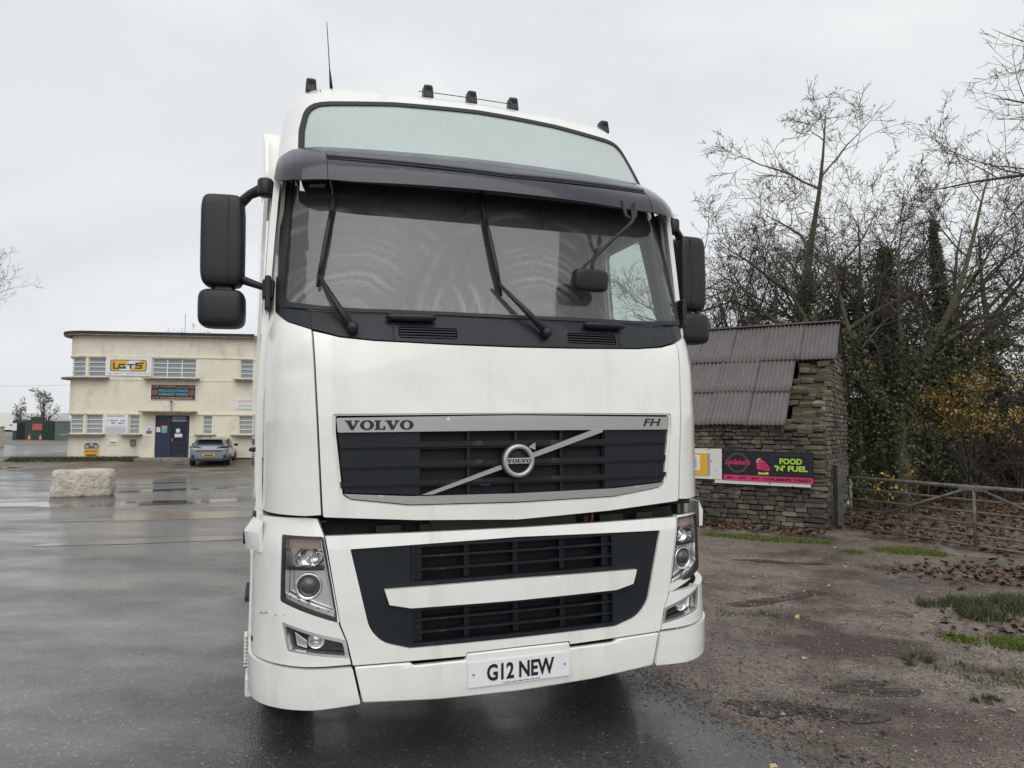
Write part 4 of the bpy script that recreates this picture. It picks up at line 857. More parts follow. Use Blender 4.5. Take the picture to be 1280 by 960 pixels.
# sections from tail (y=0) to nose; half width, and heights of sill, waist, roof
sec = [(-.02, .74, .36, .80, .80, .70), (.04, .86, .30, .94, .955, .76), (.20, .88, .26, .97, 1.02, .72), (.45, .885, .24, .95, 1.22, .60), (.85, .89, .24, .93, 1.345, .58), (1.5, .89, .23, .92, 1.40, .58), (2.1, .89, .23, .91, 1.395, .58), (2.7, .89, .23, .90, 1.22, .62), (3.1, .885, .24, .89, .93, .74), (3.9, .86, .26, .80, .83, .66), (4.28, .74, .32, .66, .68, .56), (4.34, .6, .40, .55, .57, .5)]
v, f = [], []
for (y, w, zs, zw, zr, wr) in sec:
    ring = [(0, zs), (w*.80, zs), (w*.97, zs+.10), (w, (zs+zw)/2), (w*.985, zw-.04), (w*.95, zw), (wr+(w*.95-wr)*.25, zw+(zr-zw)*.75), (wr*.92, zr-.015*(zr > 1)), (0, zr+(.02 if zr > 1 else 0))]
    ring = ring+[(-x, z) for x, z in reversed(ring[1:-1])]; v += [(x, y, z) for x, z in ring]
k_ = len(ring)
for i in range(len(sec)-1):
    for j in range(k_): a, b = i*k_+j, i*k_+(j+1) % k_; f.append((a, b, b+k_, a+k_))
f += [tuple(range(k_)), tuple(len(v)-1-i for i in range(k_))]
cb = mobj('body', v, f, CARP, car, True); cb.data.set_sharp_from_angle(angle=rad(38)); md = cb.modifiers.new('sub', 'SUBSURF'); md.levels = 2; md.render_levels = 2
def cpoly(name, pts, m, th=.01):
    n = len(pts); P = [Vector(p) for p in pts]; nn = (P[1]-P[0]).cross(P[2]-P[0]).normalized()*th
    return mobj(name, P+[p+nn for p in P], [tuple(range(n)), tuple(range(2*n-1, n-1, -1))]+[(i, (i+1) % n, (i+1) % n+n, i+n) for i in range(n)], m, car)
cpoly('rear_window', [(-.62, .165, 1.03), (.62, .165, 1.03), (.50, .50, 1.265), (-.50, .50, 1.265)], CARGL, .012)
box('roof_spoiler', (0, .42, 1.30), (1.12, .30, .035), CARP, car, .012)
for g in (-1, 1):
    cpoly('tail_lamp', [(g*.30, -.012, .905), (g*.86, .05, .90), (g*.855, .05, .98), (g*.56, -.02, .97)], TAIL, .03)
    cpoly('side_window', [(g*.835, .62, .99), (g*.835, 2.65, .97), (g*.665, 2.1, 1.315), (g*.655, .95, 1.30)], CARGL, .012)
    lathe('wheel', [(.19, -.1), (.30, -.1), (.325, -.07), (.325, .07), (.30, .1), (.19, .1), (.17, .06), (0, .05)], (g*.80, .78, .325), (g, 0, 0), CARBL, car, 24); lathe('rim', [(.21, .11), (.19, .085), (.05, .09), (0, .09)], (g*.80, .78, .325), (g, 0, 0), SILVER, car, 20)
    lathe('wheel', [(.19, -.1), (.30, -.1), (.325, -.07), (.325, .07), (.30, .1), (.19, .1), (.17, .06), (0, .05)], (g*.80, 3.45, .325), (g, 0, 0), CARBL, car, 24); lathe('rim', [(.21, .11), (.19, .085), (.05, .09), (0, .09)], (g*.80, 3.45, .325), (g, 0, 0), SILVER, car, 20)
    sellip('wing_mirror', (g*.98, 2.45, 1.0), (.2, .12, .14), CARBL, car, .5); box('reflector', (g*.70, .0, .50), (.14, .06, .16), CARBL, car, .03); box('door_line', (g*.893, 1.7, .62), (.006, .012, .6), CARBL, car)
box('rear_diffuser', (0, .03, .33), (1.30, .10, .12), CARBL, car, .02); box('number_plate', (0, -.045, .55), (.52, .015, .12), SYEL, car); box('plate_print', (0, -.054, .55), (.40, .003, .06), SBLACK, car); box('boot_recess', (0, -.028, .76), (1.1, .012, .05), CARBL, car, .005)
tube('roof_fin', [(0, .55, 1.38), (0, .50, 1.45)], [.03, .01], CARBL, car, 6)
# ================================================================== far yard, left
GREEN = mat('container_green', (.020, .045, .035), .6, var=(2., (.03, .06, .045), .4, .7))
ct = empty('storage_container', (-58.3, 89.0, 0), rad(8), label='dark green storage container far across the yard', category='container')
cbx = box('body', (0, 1.2, 1.2), (5.6, 2.4, 2.4), GREEN, ct)
for k in range(17): box('corrugation', (.3+k*.15, -.03, 1.2), (.07, .06, 2.1), GREEN, ct)
box('doorway', (-1.9, -.02, 1.1), (.9, .05, 1.9), CAVITY, ct); box('vent_box', (-.6, 1.0, 2.6), (.9, .9, .5), GREEN, ct, .03); box('red_notice', (.0, -.08, 1.6), (1.1, .03, .8), mat('faded_red', (.40, .09, .09), .6), ct); box('white_notice', (-2.5, -.03, 1.6), (.8, .03, .9), WHITEB, ct)
sh = box('storage_shed', (-53.9, 90, 1.15), (4.0, 3, 2.3), mat('shed_grey_green', (.10, .15, .13), .7, var=(3., (.16, .19, .17), .4, .7)), None, label='pale green corrugated shed between the container and the office', category='shed', rot=(0, 0, .15))
ro_ = box('shed_roof', (0, 0, 1.25), (4.3, 3.3, .18), mat('shed_roof', (.42, .44, .45), .6), sh)
for k in range(18): box('shed_rib', (-1.9+k*.22, -1.53, 0), (.08, .06, 2.2), MATS['shed_grey_green'], sh)
CONE = mat('cone_orange', (.45, .10, .04), .6)
for i, (x_, y_, lb) in enumerate(((-57.6, 86.5, 'orange traffic cone left of the pair by the container'), (-56.4, 86.7, 'orange traffic cone right of the pair by the container'))):
    c_ = empty('traffic_cone', (x_, y_, 0), 0, label=lb, category='cone', group='cones by the green container'); lathe('cone', [(.17, .0), (.04, .72), (0, .72)], (0, 0, .04), (0, 0, 1), CONE, c_, 16); box('base', (0, 0, .03), (.42, .42, .06), CONE, c_); lathe('sleeve', [(.125, .26), (.08, .48)], (0, 0, .04), (0, 0, 1), WHITEB, c_, 16)
def trailer(x, y, L, rz, lb):
    e = empty('box_trailer', (x, y, 0), rz, label=lb, category='trailer', group='white trailers at the back of the yard'); box('body', (0, 0, 2.45), (L, 2.5, 2.7), PAINT2, e, .05); box('chassis', (0, 0, .95), (L*.95, 1.2, .25), CHASS, e)
    for xx in (-.38, -.28, .34):
        for yy in (-1, 1): lathe('wheel', [(.2, -.2), (.5, -.2), (.5, .2), (.2, .2)], (L*xx, yy*.95, .5), (0, 1, 0), RUBBER, e, 16)
trailer(-76, 112, 13, .1, 'white box trailer behind the green container'); trailer(-63, 116, 12, .05, 'white box trailer seen above the pale green shed')
pk = box('stone_gatepost', (-40.7, 57.5, .75), (.55, .55, 1.6), CONC, None, .05, label='rough stone gatepost at the left edge of the yard', category='gatepost', taper=(.9, .9)); box('post_cap', (0, 0, .85), (.6, .6, .12), CONC, pk, .03)
tube('overhead_wire', [(-140+i*4.5, 130-i*.4, 8.6+1.2*((i-10)/10)**2) for i in range(21)], .018, CAVITY, None, 4, label='thin overhead wire crossing the sky left of the office', category='wire')
# ================================================================== stone barn
STONE = mat('rubble_stone', (.2, .18, .14), .9, bump=(22., .7, .03))
def stone_mat():
    t = STONE.node_tree; b = t.nodes['Principled BSDF']; L = t.links.new; oi = N(t, 'ShaderNodeObjectInfo'); g = N(t, 'ShaderNodeNewGeometry')
    r = N(t, 'ShaderNodeValToRGB'); els = r.color_ramp.elements; cs = [(.085, .072, .052), (.155, .133, .098), (.115, .098, .073), (.20, .172, .128), (.065, .057, .043), (.135, .115, .085), (.24, .215, .165)]
    while len(els) < len(cs): els.new(.5)
    for i, c in enumerate(cs): els[i].position = i/(len(cs)-1); els[i].color = (*c, 1)
    ad = N(t, 'ShaderNodeMath', operation='ADD'); L(oi.outputs['Random'], ad.inputs[0]); L(g.outputs['Random Per Island'], ad.inputs[1]); fr = N(t, 'ShaderNodeMath', operation='FRACT'); L(ad.outputs[0], fr.inputs[0]); L(fr.outputs[0], r.inputs[0])
    tc_ = N(t, 'ShaderNodeTexCoord'); n = N(t, 'ShaderNodeTexNoise', i_Scale=1.4, i_Detail=5.); L(g.outputs['Position'], n.inputs['Vector'])
    rr = N(t, 'ShaderNodeMapRange'); rr.inputs[1].default_value = .47; rr.inputs[2].default_value = .66; L(n.outputs['Fac'], rr.inputs[0])
    x = N(t, 'ShaderNodeMixRGB'); x.inputs[2].default_value = (.050, .046, .036, 1); L(rr.outputs[0], x.inputs[0]); L(r.outputs[0], x.inputs[1])
    n2 = N(t, 'ShaderNodeTexNoise', i_Scale=9., i_Detail=5.); L(g.outputs['Position'], n2.inputs['Vector']); r2 = N(t, 'ShaderNodeMapRange'); r2.inputs[1].default_value = .62; r2.inputs[2].default_value = .74; r2.inputs[4].default_value = .7; L(n2.outputs['Fac'], r2.inputs[0])
    x2 = N(t, 'ShaderNodeMixRGB'); x2.inputs[2].default_value = (.36, .34, .29, 1); L(r2.outputs[0], x2.inputs[0]); L(x.outputs[0], x2.inputs[1]); L(x2.outputs[0], b.inputs['Base Color'])
stone_mat()
MORTAR = mat('wall_core', (.05, .044, .035), .95, bump=(30., .5, .02))
MOSSY = mat('mossy_stone', (.10, .10, .045), .95, var=[(5., (.15, .135, .10), .45, .6), (14., (.10, .125, .025), .52, .68)], bump=(20., .8, .03))
BC, BRZ = Vector((5.22, 12.09, 0)), rad(-30)
barn = empty('stone_barn', BC, BRZ, label='old rubble stone barn with rusty corrugated roof behind the lorry', category='barn')
bw = Matrix.Translation(BC) @ Matrix.Rotation(BRZ, 4, 'Z')
rs = random.Random(11)
def stone_mesh(seed):
    r = random.Random(seed); b = bmesh.new(); bmesh.ops.create_cube(b, size=1)
    bmesh.ops.bevel(b, geom=b.edges[:], offset=.10, segments=1, affect='EDGES')
    for v in b.verts: v.co += Vector((r.uniform(-.05, .05), r.uniform(-.06, .06), r.uniform(-.06, .06)))
    me = D.meshes.new('stone'); b.to_mesh(me); b.free(); me.materials.append(STONE); return me
SM = [stone_mesh(i) for i in range(8)]
SMM = [m.copy() for m in SM[:4]]
for m in SMM: m.materials[0] = MOSSY
def stone(me, c, s, rot=(0, 0, 0)):
    o = D.objects.new('stone', me); o.location = c; o.scale = s; o.rotation_euler = rot; return link(o, barn)
def stone_pile(name, items, m):
    V, Fq, n = [], [], 0; tpl = [([tuple(v.co) for v in me.vertices], [tuple(p.vertices) for p in me.polygons]) for me in SM]
    V, F = [], []
    for i, (c, s, rot) in enumerate(items):
        vs, fs = tpl[i % 8]; M4 = Matrix.LocRotScale(Vector(c), Matrix.Rotation(rot[2], 3, 'Z') @ Matrix.Rotation(rot[0], 3, 'X'), Vector(s)); n = len(V); V += [M4 @ Vector(v) for v in vs]; F += [tuple(k+n for k in f) for f in fs]
    return mobj(name, V, F, m, barn, fix=False, kind='stuff')
z = -.03; far = []; ci = 0
while z < 1.70:
    h = rs.uniform(.058, .092); x = .02 if ci % 2 else -.01
    first = True
    while x > -6.0:
        L_ = rs.uniform(.10, .27) if not first else rs.uniform(.22, .38); first = False
        it = ((x-L_/2, .055+rs.uniform(-.016, .012), z+h/2+rs.uniform(-.010, .010)), (L_-.008, .17, (h-.006)*rs.uniform(.86, 1.06)), (rs.uniform(-.03, .03), rs.uniform(-.03, .03), rs.uniform(-.03, .03)))
        if x-L_ > -2.15: stone(SM[rs.randrange(8)], *it)
        else: far.append(it)
        x -= L_
    z += h; ci += 1
stone_pile('distant_stones', far, STONE)
box('wall_core', (-3.0, .22, .86), (5.96, .30, 1.76), MORTAR, barn); box('wall_core', (-3.0, 4.0, .86), (5.9, .4, 1.76), MORTAR, barn)
HR, YR, YE, ZE = 3.73, 2.0, -.13, 1.75     # ridge height, ridge y, eave y, eave z
gp = [(.06, -.05), (3.95, -.05), (3.95, 1.72), (YR, HR-.16), (.06, 1.72)]
for gx0, nm in ((-.05, 'gable_wall'), (-5.5, 'gable_wall')): panel(nm, lambda y, z_, o, gx0=gx0: (gx0+o, y, z_), gp, 0, .50, MORTAR, barn, gs=0, gv=0, bv=0, dens=9)
items = []
zz = 0.
while zz < 3.5:
    h = rs.uniform(.06, .11); ymax = 3.95 if zz < 1.72 else YR+(HR-.16-zz)*(3.95-YR)/(HR-.16-1.72); ymin = .16 if zz < 1.72 else YR-(HR-.16-zz)*(YR-.06)/(HR-.16-1.72); y = ymin
    while y < ymax-.05: L_ = rs.uniform(.12, .34); items.append(((-.03+rs.uniform(-.02, .02), y+L_/2, zz+h/2), (.13, L_-.012, h-.010), (rs.uniform(-.05, .05), 0, 0))); y += L_
    zz += h
stone_pile('gable_stones', items, STONE)
tslope = math.atan2(HR-.16-1.72, YR-.06)
k = 0; y = .04
while y < YR-.1:
    zt = 1.72+(y-.06)*math.tan(tslope)
    x = -.02
    while x > -.52:
        L_ = rs.uniform(.12, .26); stone(SMM[rs.randrange(4)] if rs.random() < .75 else SM[rs.randrange(8)], (x-L_/2, y+rs.uniform(-.02, .02), zt-.02+rs.uniform(-.03, .04)), (L_, rs.uniform(.16, .24), rs.uniform(.07, .11)), (rs.uniform(-.1, .35), rs.uniform(-.1, .1), rs.uniform(-.15, .15))); x -= L_
    y += rs.uniform(.13, .18)
TIN = mat('rusty_corrugated', (.140, .126, .124), .75, var=[(1.2, (.100, .089, .086), .4, .65), (4., (.13, .085, .06), .55, .72, (1, .25, .25)), (2., (.20, .19, .18), .58, .7, (6, .6, .6))], bump=(30., .1, .01))
def sheet_mesh(W, Ln, seed):
    r = random.Random(seed); n = int(W/.0127); v, f = [], []; rows = 5
    for j in range(rows):
        for i in range(n+1):
            x = i*W/n; v.append((x, j*Ln/(rows-1), .015*math.sin(2*math.pi*x/.0762)+.006*math.sin(j*1.7+seed)*math.sin(x*5)))
    for j in range(rows-1):
        for i in range(n): a = j*(n+1)+i; f.append((a, a+1, a+n+2, a+n+1))
    me = D.meshes.new('roof_sheet'); me.from_pydata(v, [], f); me.polygons.foreach_set('use_smooth', [True]*len(f)); me.materials.append(TIN); me.update(); return me
sl = math.atan2(HR-ZE, YR-YE); SLN = math.hypot(HR-ZE, YR-YE)
rows = [(.0, .40, .036), (.36, .70, .018), (.66, 1.0, .0)]
for ri, (t0, t1, lift) in enumerate(rows):
    me = sheet_mesh(.70, (t1-t0)*SLN, ri); xr = .10 if ri == 0 else -.60; x = xr-.70; kx = 0
    while x > -6.4:
        o = D.objects.new('roof_sheet', me); yy, zz = YR-(YR-YE)*t1, HR-(HR-ZE)*t1
        o.location = (x+rs.uniform(-.01, .01), yy, zz+lift+.012*(kx % 2)); o.rotation_euler = (sl+rs.uniform(-.006, .006), 0, rs.uniform(-.006, .006)); link(o, barn)
        sm = o.modifiers.new('gauge', 'SOLIDIFY'); sm.thickness = .004; x -= .642; kx += 1
me = sheet_mesh(.70, SLN*1.02, 7); x = -.6
while x > -6.4:
    o = D.objects.new('roof_sheet', me); o.location = (x+.70, YR+(YR-YE)*1.0, ZE+.02); o.rotation_euler = (sl, 0, math.pi); link(o, barn); x -= .642
box('ridge_cap', (-3.1, YR, HR+.035), (6.4, .16, .03), TIN, barn, .01)
RAFT = mat('old_timber', (.03, .026, .022), .9)
for sgn, x_ in ((1, .04), (-1, -.62)):
    panel('barge_board', lambda t, w_, o, x_=x_, sgn=sgn: (x_+o, YR+sgn*(YR-YE)*t, HR-.05-(HR-ZE)*t-w_), rect(.0, 1.03, .0, .13), 0, .03, RAFT, barn, gs=0, gv=0, bv=0, dens=9)
for t in (.30, .68): tube('purlin', [(-6, YR-(YR-YE)*t, HR-.06-(HR-ZE)*t), (-.3, YR-(YR-YE)*t, HR-.06-(HR-ZE)*t)], .04, RAFT, barn, 6)
# banner and old sign on the barn
PINK = mat('sign_pink', (.62, .03, .14), .45); LIME = mat('sign_lime', (.40, .62, .05), .45); SNAVY = mat('sign_navy', (.010, .009, .018), .4); RINGG = mat('sign_ring', (.09, .09, .10), .5)
PEEL = mat('peeling_white', (.66, .66, .63), .7, var=(11., (.10, .09, .08), .62, .70), bump=(20., .3, .01))
W, H = 1.475, .52
bn = empty('food_banner', bw @ Vector((-1.65, -.075, .785)), BRZ, label='black and pink food and fuel banner on the barn wall', category='banner'); bn.rotation_euler = (0, rad(.5), BRZ)
box('board', (W/2, 0, H/2), (W, .025, H), SNAVY, bn); fN = lambda x, z_, o: (x*W, -.0135-o, z_*H)
def fl(nm, poly, off, m): return panel(nm, fN, poly, off, 0, m, bn, gs=0, gv=0, bv=0, dens=9)
fl('pink_band', rect(0, 1, 0, .185), .002, PINK)
cir = lambda r: [(.167+r*math.cos(a)*H/W*1., .60+r*math.sin(a)) for a in np.linspace(0, 2*math.pi, 28, endpoint=False)]
fl('ring', [cir(.335), cir(.31)], .002, RINGG); fl('ring', [cir(.29), cir(.275)], .002, RINGG)
text_on('script_lettering', ("Lydabel's", .02, .35), .02, .315, .48, .72, fN, .004, PINK, bn)
text_on('lettering', ('FOOD', .045), .640, .885, .60, .79, fN, .004, LIME, bn); text_on('lettering', ("'N' FUEL", .045), .585, .945, .37, .56, fN, .004, LIME, bn)
text_on('lettering', ("COUSIN'S YARD", .05), .455, .975, .045, .145, fN, .004, SBLACK, bn)
for x_ in (.035, .175, .315):
    fl('arrow', [(x_, .095), (x_+.028, .145), (x_+.028, .115), (x_+.092, .115), (x_+.092, .075), (x_+.028, .075), (x_+.028, .045)], .004, SBLACK)
for k in range(22):
    fl('dash', rect(.562+k*.0188, .570+k*.0188, .885, .90), .004, RINGG); fl('dash', rect(.562+k*.0188, .570+k*.0188, .27, .285), .004, RINGG)
for k in range(12):
    for x_ in (.562, .967): fl('dash', rect(x_, x_+.005, .30+k*.049, .325+k*.049), .004, RINGG)
fl('lorry_shape', rnd([(.385, .40), (.53, .36), (.535, .47), (.50, .60), (.44, .74), (.40, .74), (.385, .62)], .03), .004, PINK)
for k in range(4): fl('lorry_grille', rect(.42+k*.004, .525, .43+k*.055, .445+k*.055), .006, SNAVY)
fl('green_swoosh', [(.40, .235), (.52, .235), (.515, .33), (.46, .29), (.40, .32)], .004, LIME); fl('green_swoosh', [(.375, .66), (.40, .76), (.44, .775), (.40, .70), (.388, .62)], .006, LIME)
box('backing_strip', (W/2-.1, .012, -.03), (W+.12, .03, .06), PEEL, bn)
os_ = empty('arrow_sign', bw @ Vector((-2.62, -.075, .79)), BRZ, label='yellow arrow sign in a peeling white frame beside the lorry', category='sign')
box('frame_board', (.47, 0, .27), (.94, .03, .54), PEEL, os_); box('yellow_panel', (.36, -.02, .26), (.66, .012, .40), SYEL, os_, .004); box('white_panel', (.33, -.028, .285), (.46, .006, .27), WHITEB, os_)
SLIL = mat('sign_lilac', (.42, .40, .58), .5)
fA = lambda x, z_, o: (x, -.0315-o, z_)
panel('lilac_field', fA, rect(.22, .50, .19, .38), .002, 0, SLIL, os_, gs=0, gv=0, bv=0); panel('chevron', fA, [(.30, .17), (.35, .17), (.47, .285), (.38, .40), (.33, .40), (.40, .285)], .004, 0, SYEL, os_, gs=0, gv=0, bv=0)
box('grey_edge', (.715, -.01, .26), (.04, .02, .40), SGREY, os_)
# ================================================================== gate
GALV = mat('galvanised', (.18, .165, .14), .6, metal=.25, var=(9., (.10, .085, .065), .42, .66), bump=(60., .1, .003))
gdir = Vector((.395, -.919, 0)).normalized(); grz = math.atan2(gdir.y, gdir.x)
gate = empty('field_gate', (5.70, 12.22, 0), grz, label='galvanised six bar field gate closed beside the barn', category='gate'); GL_ = 4.25
for i, z_ in enumerate((.88, .70, .53, .365, .21, .065)): tube('rail', [(0, 0, z_), (GL_/2, .0, z_-.008), (GL_, 0, z_)], .030 if i == 0 else .017, GALV, gate, 10)
for x_ in (0, GL_): tube('stile', [(x_, 0, .02), (x_, 0, .90)], .026, GALV, gate, 10)
tube('upright', [(GL_/2, -.02, .04), (GL_/2, -.02, .88)], .022, GALV, gate, 8)
for g in (-1, 1): tube('brace', [(GL_/2+g*.12, -.02, .84), (GL_/2+g*1.55, -.02, .32)], .020, GALV, gate, 8)
box('top_plate', (GL_/2, -.035, .845), (.42, .012, .05), GALV, gate, .003); box('hinge', (-.04, 0, .78), (.12, .05, .06), GALV, gate, .005); box('hinge', (-.04, 0, .20), (.12, .05, .06), GALV, gate, .005)
box('latch_tag', (-.02, -.04, .46), (.03, .01, .06), PALE, gate)
gpst = box('gate_post', (5.58, 12.42, .52), (.12, .12, 1.08), mat('post_steel', (.07, .07, .062), .7, var=(8., (.12, .115, .10), .45, .7)), None, .01, rot=(0, 0, .3), label='dark square gate post against the barn corner', category='gate post'); box('post_cap', (0, 0, .55), (.13, .13, .02), GALV, gpst)
# ================================================================== trees
def bark(name, c1, c2): return mat(name, c1, .9, var=(3., c2, .4, .65), bump=(18., .8, .03))
BARK = bark('bark_dark', (.070, .062, .046), (.095, .098, .052)); BARK2 = bark('bark_brown', (.085, .070, .055), (.06, .05, .04)); TWIG = mat('twig', (.058, .047, .036), .9)
def grow(r, S, p, d, L, rad0, lev, P):
    n = P['seg'][lev]; st = L/n; x, y, z = p; dx, dy, dz = d; w = P['wig'][lev]; up = P['up'][lev]; nc = P['kids'][lev] if lev < len(P['kids']) else 0
    nc = int(nc) + (1 if r.random() < nc-int(nc) else 0)
    at = sorted(r.uniform(P['from'][lev], 1.) for _ in range(nc)); ai = 0; last = (rad0*P['tip'][lev]); ra = rad0
    for i in range(n):
        dx += r.gauss(0, w); dy += r.gauss(0, w); dz += r.gauss(0, w)+up
        q = math.sqrt(dx*dx+dy*dy+dz*dz); dx /= q; dy /= q; dz /= q
        nx, ny, nz_ = x+dx*st, y+dy*st, z+dz*st; rb = rad0+(last-rad0)*(i+1)/n
        S.append((x, y, z, nx, ny, nz_, ra, rb, lev))
        while ai < len(at) and at[ai] <= (i+1)/n:
            f = at[ai]*n-i; a = r.uniform(0, 6.2832); an = rad(P['ang'][lev]+r.gauss(0, 10))
            # side vector
            hx, hy, hz = (0, 0, 1) if abs(dz) < .9 else (1, 0, 0); ux, uy, uz = dy*hz-dz*hy, dz*hx-dx*hz, dx*hy-dy*hx; q = math.sqrt(ux*ux+uy*uy+uz*uz); ux /= q; uy /= q; uz /= q
            vx, vy, vz = dy*uz-dz*uy, dz*ux-dx*uz, dx*uy-dy*ux; ca, sa = math.cos(a), math.sin(a); cn, sn = math.cos(an), math.sin(an)
            ed = (dx*cn+(ux*ca+vx*sa)*sn, dy*cn+(uy*ca+vy*sa)*sn, dz*cn+(uz*ca+vz*sa)*sn)
            fr = at[ai]; cl = L*P['len'][lev]*(1.15-.55*fr)*r.uniform(.7, 1.25); cr = max(P['rmin'], (ra+(rb-ra)*f)*P['rr'][lev])
            if lev+1 < len(P['seg']): grow(r, S, (x+(nx-x)*f, y+(ny-y)*f, z+(nz_-z)*f), ed, cl, cr, lev+1, P)
            ai += 1
        x, y, z = nx, ny, nz_; ra = rb
BASE = dict(seg=[10, 7, 5, 4, 3], kids=[11, 7, 6, 3.4], wig=[.06, .10, .13, .13, .13], up=[.01, .03, .03, .02, .01], ang=[50, 46, 44, 42], len=[.46, .50, .48, .50], rr=[.60, .56, .5, .6], tip=[.06, .10, .25, .5, .6], rmin=.0068, **{'from': [.22, .2, .15, .15]})
def seg_mesh(name, A_, sides):
    p0, p1, r0, r1 = A_[:, 0:3], A_[:, 3:6], A_[:, 6], A_[:, 7]; d = p1-p0; ln = np.linalg.norm(d, axis=1, keepdims=True); d = d/np.maximum(ln, 1e-9); p1 = p1+d*(r1[:, None]*.5)
    h = np.where(np.abs(d[:, 2:3]) < .9, np.array([[0, 0, 1.]]), np.array([[1., 0, 0]])); u = np.cross(d, h); u /= np.linalg.norm(u, axis=1, keepdims=True); w = np.cross(d, u); n = len(A_); V = np.zeros((n, 2*sides, 3))
    for k in range(sides):
        a = 2*math.pi*k/sides; o = u*math.cos(a)+w*math.sin(a); V[:, k] = p0+o*r0[:, None]; V[:, sides+k] = p1+o*r1[:, None]
    b = (np.arange(n)*2*sides)[:, None]; Q = np.concatenate([b+np.array([[k, (k+1) % sides, sides+(k+1) % sides, sides+k]]) for k in range(sides)], 0)
    me = npmesh(name, V.reshape(-1, 3), Q); me.polygons.foreach_set('use_smooth', [True]*len(me.polygons)); return me
def leaves(name, P_, lo, hi, cols, seed, parent=None, flat=0., rough=.55, **kw):
    r = np.random.default_rng(seed); P_ = np.asarray(P_, float); n = len(P_); nn = r.normal(size=(n, 3)); nn[:, 2] += flat*np.sign(nn[:, 2]+1e-9); nn /= np.linalg.norm(nn, axis=1, keepdims=True)
    t = np.cross(nn, r.normal(size=(n, 3))); t /= np.linalg.norm(t, axis=1, keepdims=True); b = np.cross(nn, t); s = r.uniform(lo, hi, n)[:, None]; V = np.zeros((n, 4, 3))
    V[:, 0] = P_-t*s*.5; V[:, 1] = P_+b*s*.36-t*s*.05+nn*s*.08; V[:, 2] = P_+t*s*.55; V[:, 3] = P_-b*s*.36-t*s*.05+nn*s*.08
    me = npmesh(name, V.reshape(-1, 3), np.arange(n*4).reshape(-1, 4)); key = 'leaf_'+name+str(len(MATS)); me.materials.append(mat(key, cols[0], rough, isl=cols)); return link(D.objects.new(name, me), parent, **kw)
IVY = [(.022, .036, .013), (.044, .064, .020), (.070, .096, .030), (.032, .048, .018), (.10, .12, .045)]
YEL = [(.38, .23, .03), (.48, .30, .045), (.27, .18, .035), (.18, .14, .035)]
def tree(name, x, y, H, r0, seed, label, P=None, lean=(0, 0), ivy=None, group='bare winter trees behind the barn', barkm=None, ivyc=None):
    r = random.Random(seed); S = []; PP = dict(BASE); PP.update(P or {}); d = Vector((lean[0], lean[1], 1)).normalized()
    grow(r, S, (0, 0, -.1), tuple(d), H*.92, r0, 0, PP); A_ = np.array(S)
    e = empty(name, (x, y, gz(x, y)), 0, label=label, category='tree', group=group)
    big = A_[A_[:, 8] <= 1]; th = A_[A_[:, 8] > 1]
    m1 = seg_mesh('trunk', big, 8); m1.materials.append(barkm or BARK); link(D.objects.new('trunk', m1), e)
    if len(th): m2 = seg_mesh('crown', th, 3); m2.materials.append(TWIG); link(D.objects.new('crown', m2), e)
    if ivy:
        zmax, cnt, spr, lv = ivy; q = A_[(A_[:, 8] <= lv) & (A_[:, 2] < zmax)]; w = np.linalg.norm(q[:, 3:6]-q[:, 0:3], axis=1); g = np.random.default_rng(seed); ix = g.choice(len(q), cnt, p=w/w.sum()); t = g.uniform(0, 1, cnt)[:, None]
        P_ = q[ix, 0:3]*(1-t)+q[ix, 3:6]*t; o = g.normal(size=(cnt, 3)); o /= np.linalg.norm(o, axis=1, keepdims=True); fall = np.clip(1.15-P_[:, 2:3]/zmax, .15, 1.)
        P_ = P_+o*(q[ix, 6:7]+np.abs(g.normal(0, spr, (cnt, 1)))*fall); leaves('ivy', P_, .05, .11, ivyc or IVY, seed, e)
    return e
WIDE = dict(ang=[58, 50, 46, 42], len=[.62, .5, .48, .5], up=[.0, .035, .05, .04, .03])
tree('bare_tree', 4.7, 21.5, 8.4, .169, 21, 'bare tree whose twigs show between lorry and barn', dict(kids=[13, 7, 6, 2.7]))
tree('bare_tree', 7.3, 19.2, 10.6, .221, 4, 'tall slender bare tree rising above the barn ridge', dict(kids=[15, 8, 6, 3.]), ivy=(5.5, 6000, .22, 0))
tree('bare_tree', 6.3, 21.5, 6.6, .182, 33, 'low twiggy bare tree left of the tall one above barn roof', dict(kids=[13, 7, 6, 2.7], **{k_: WIDE[k_] for k_ in ('ang', 'len')}))
tree('ivy_tree', 10.15, 19.6, 7.6, .260, 51, 'tree with dark ivy column standing behind the forked tree', dict(kids=[13, 7, 6, 2.6]), ivy=(7.6, 17000, .62, 0))
tree('ivy_tree', 11.15, 18.2, 8.0, .260, 62, 'ivy clad tree with upright limbs behind the field gate', dict(kids=[13, 7, 6, 2.7], ang=[38, 44, 44, 42]), ivy=(6.6, 12000, .30, 0))
tree('bare_tree', 9.4, 23.0, 8.4, .208, 73, 'bare tree between the tall slender tree and ivy column', dict(kids=[13, 7, 6, 2.7]), ivy=(5., 5000, .4, 0))
tree('bare_tree', 14.4, 20.5, 8.4, .234, 84, 'spreading bare tree at the right edge behind the gate', dict(kids=[13, 7, 6, 2.7], **{k_: WIDE[k_] for k_ in ('ang', 'len')}), ivy=(3.5, 3000, .3, 0))
tree('bare_tree', 13.0, 25.0, 9.2, .221, 95, 'distant bare tree rising between the ivy trees on the right', dict(kids=[12, 7, 6, 2.4]))
tree('bare_tree', 17.0, 23.5, 9.4, .234, 97, 'bare tree farthest right in the wood', dict(kids=[12, 7, 6, 2.4]), ivy=(4.5, 4000, .4, 0))
tree('bare_tree', 8.0, 26.0, 8.4, .195, 99, 'distant bare tree straight behind the barn', dict(kids=[12, 7, 6, 2.4]))
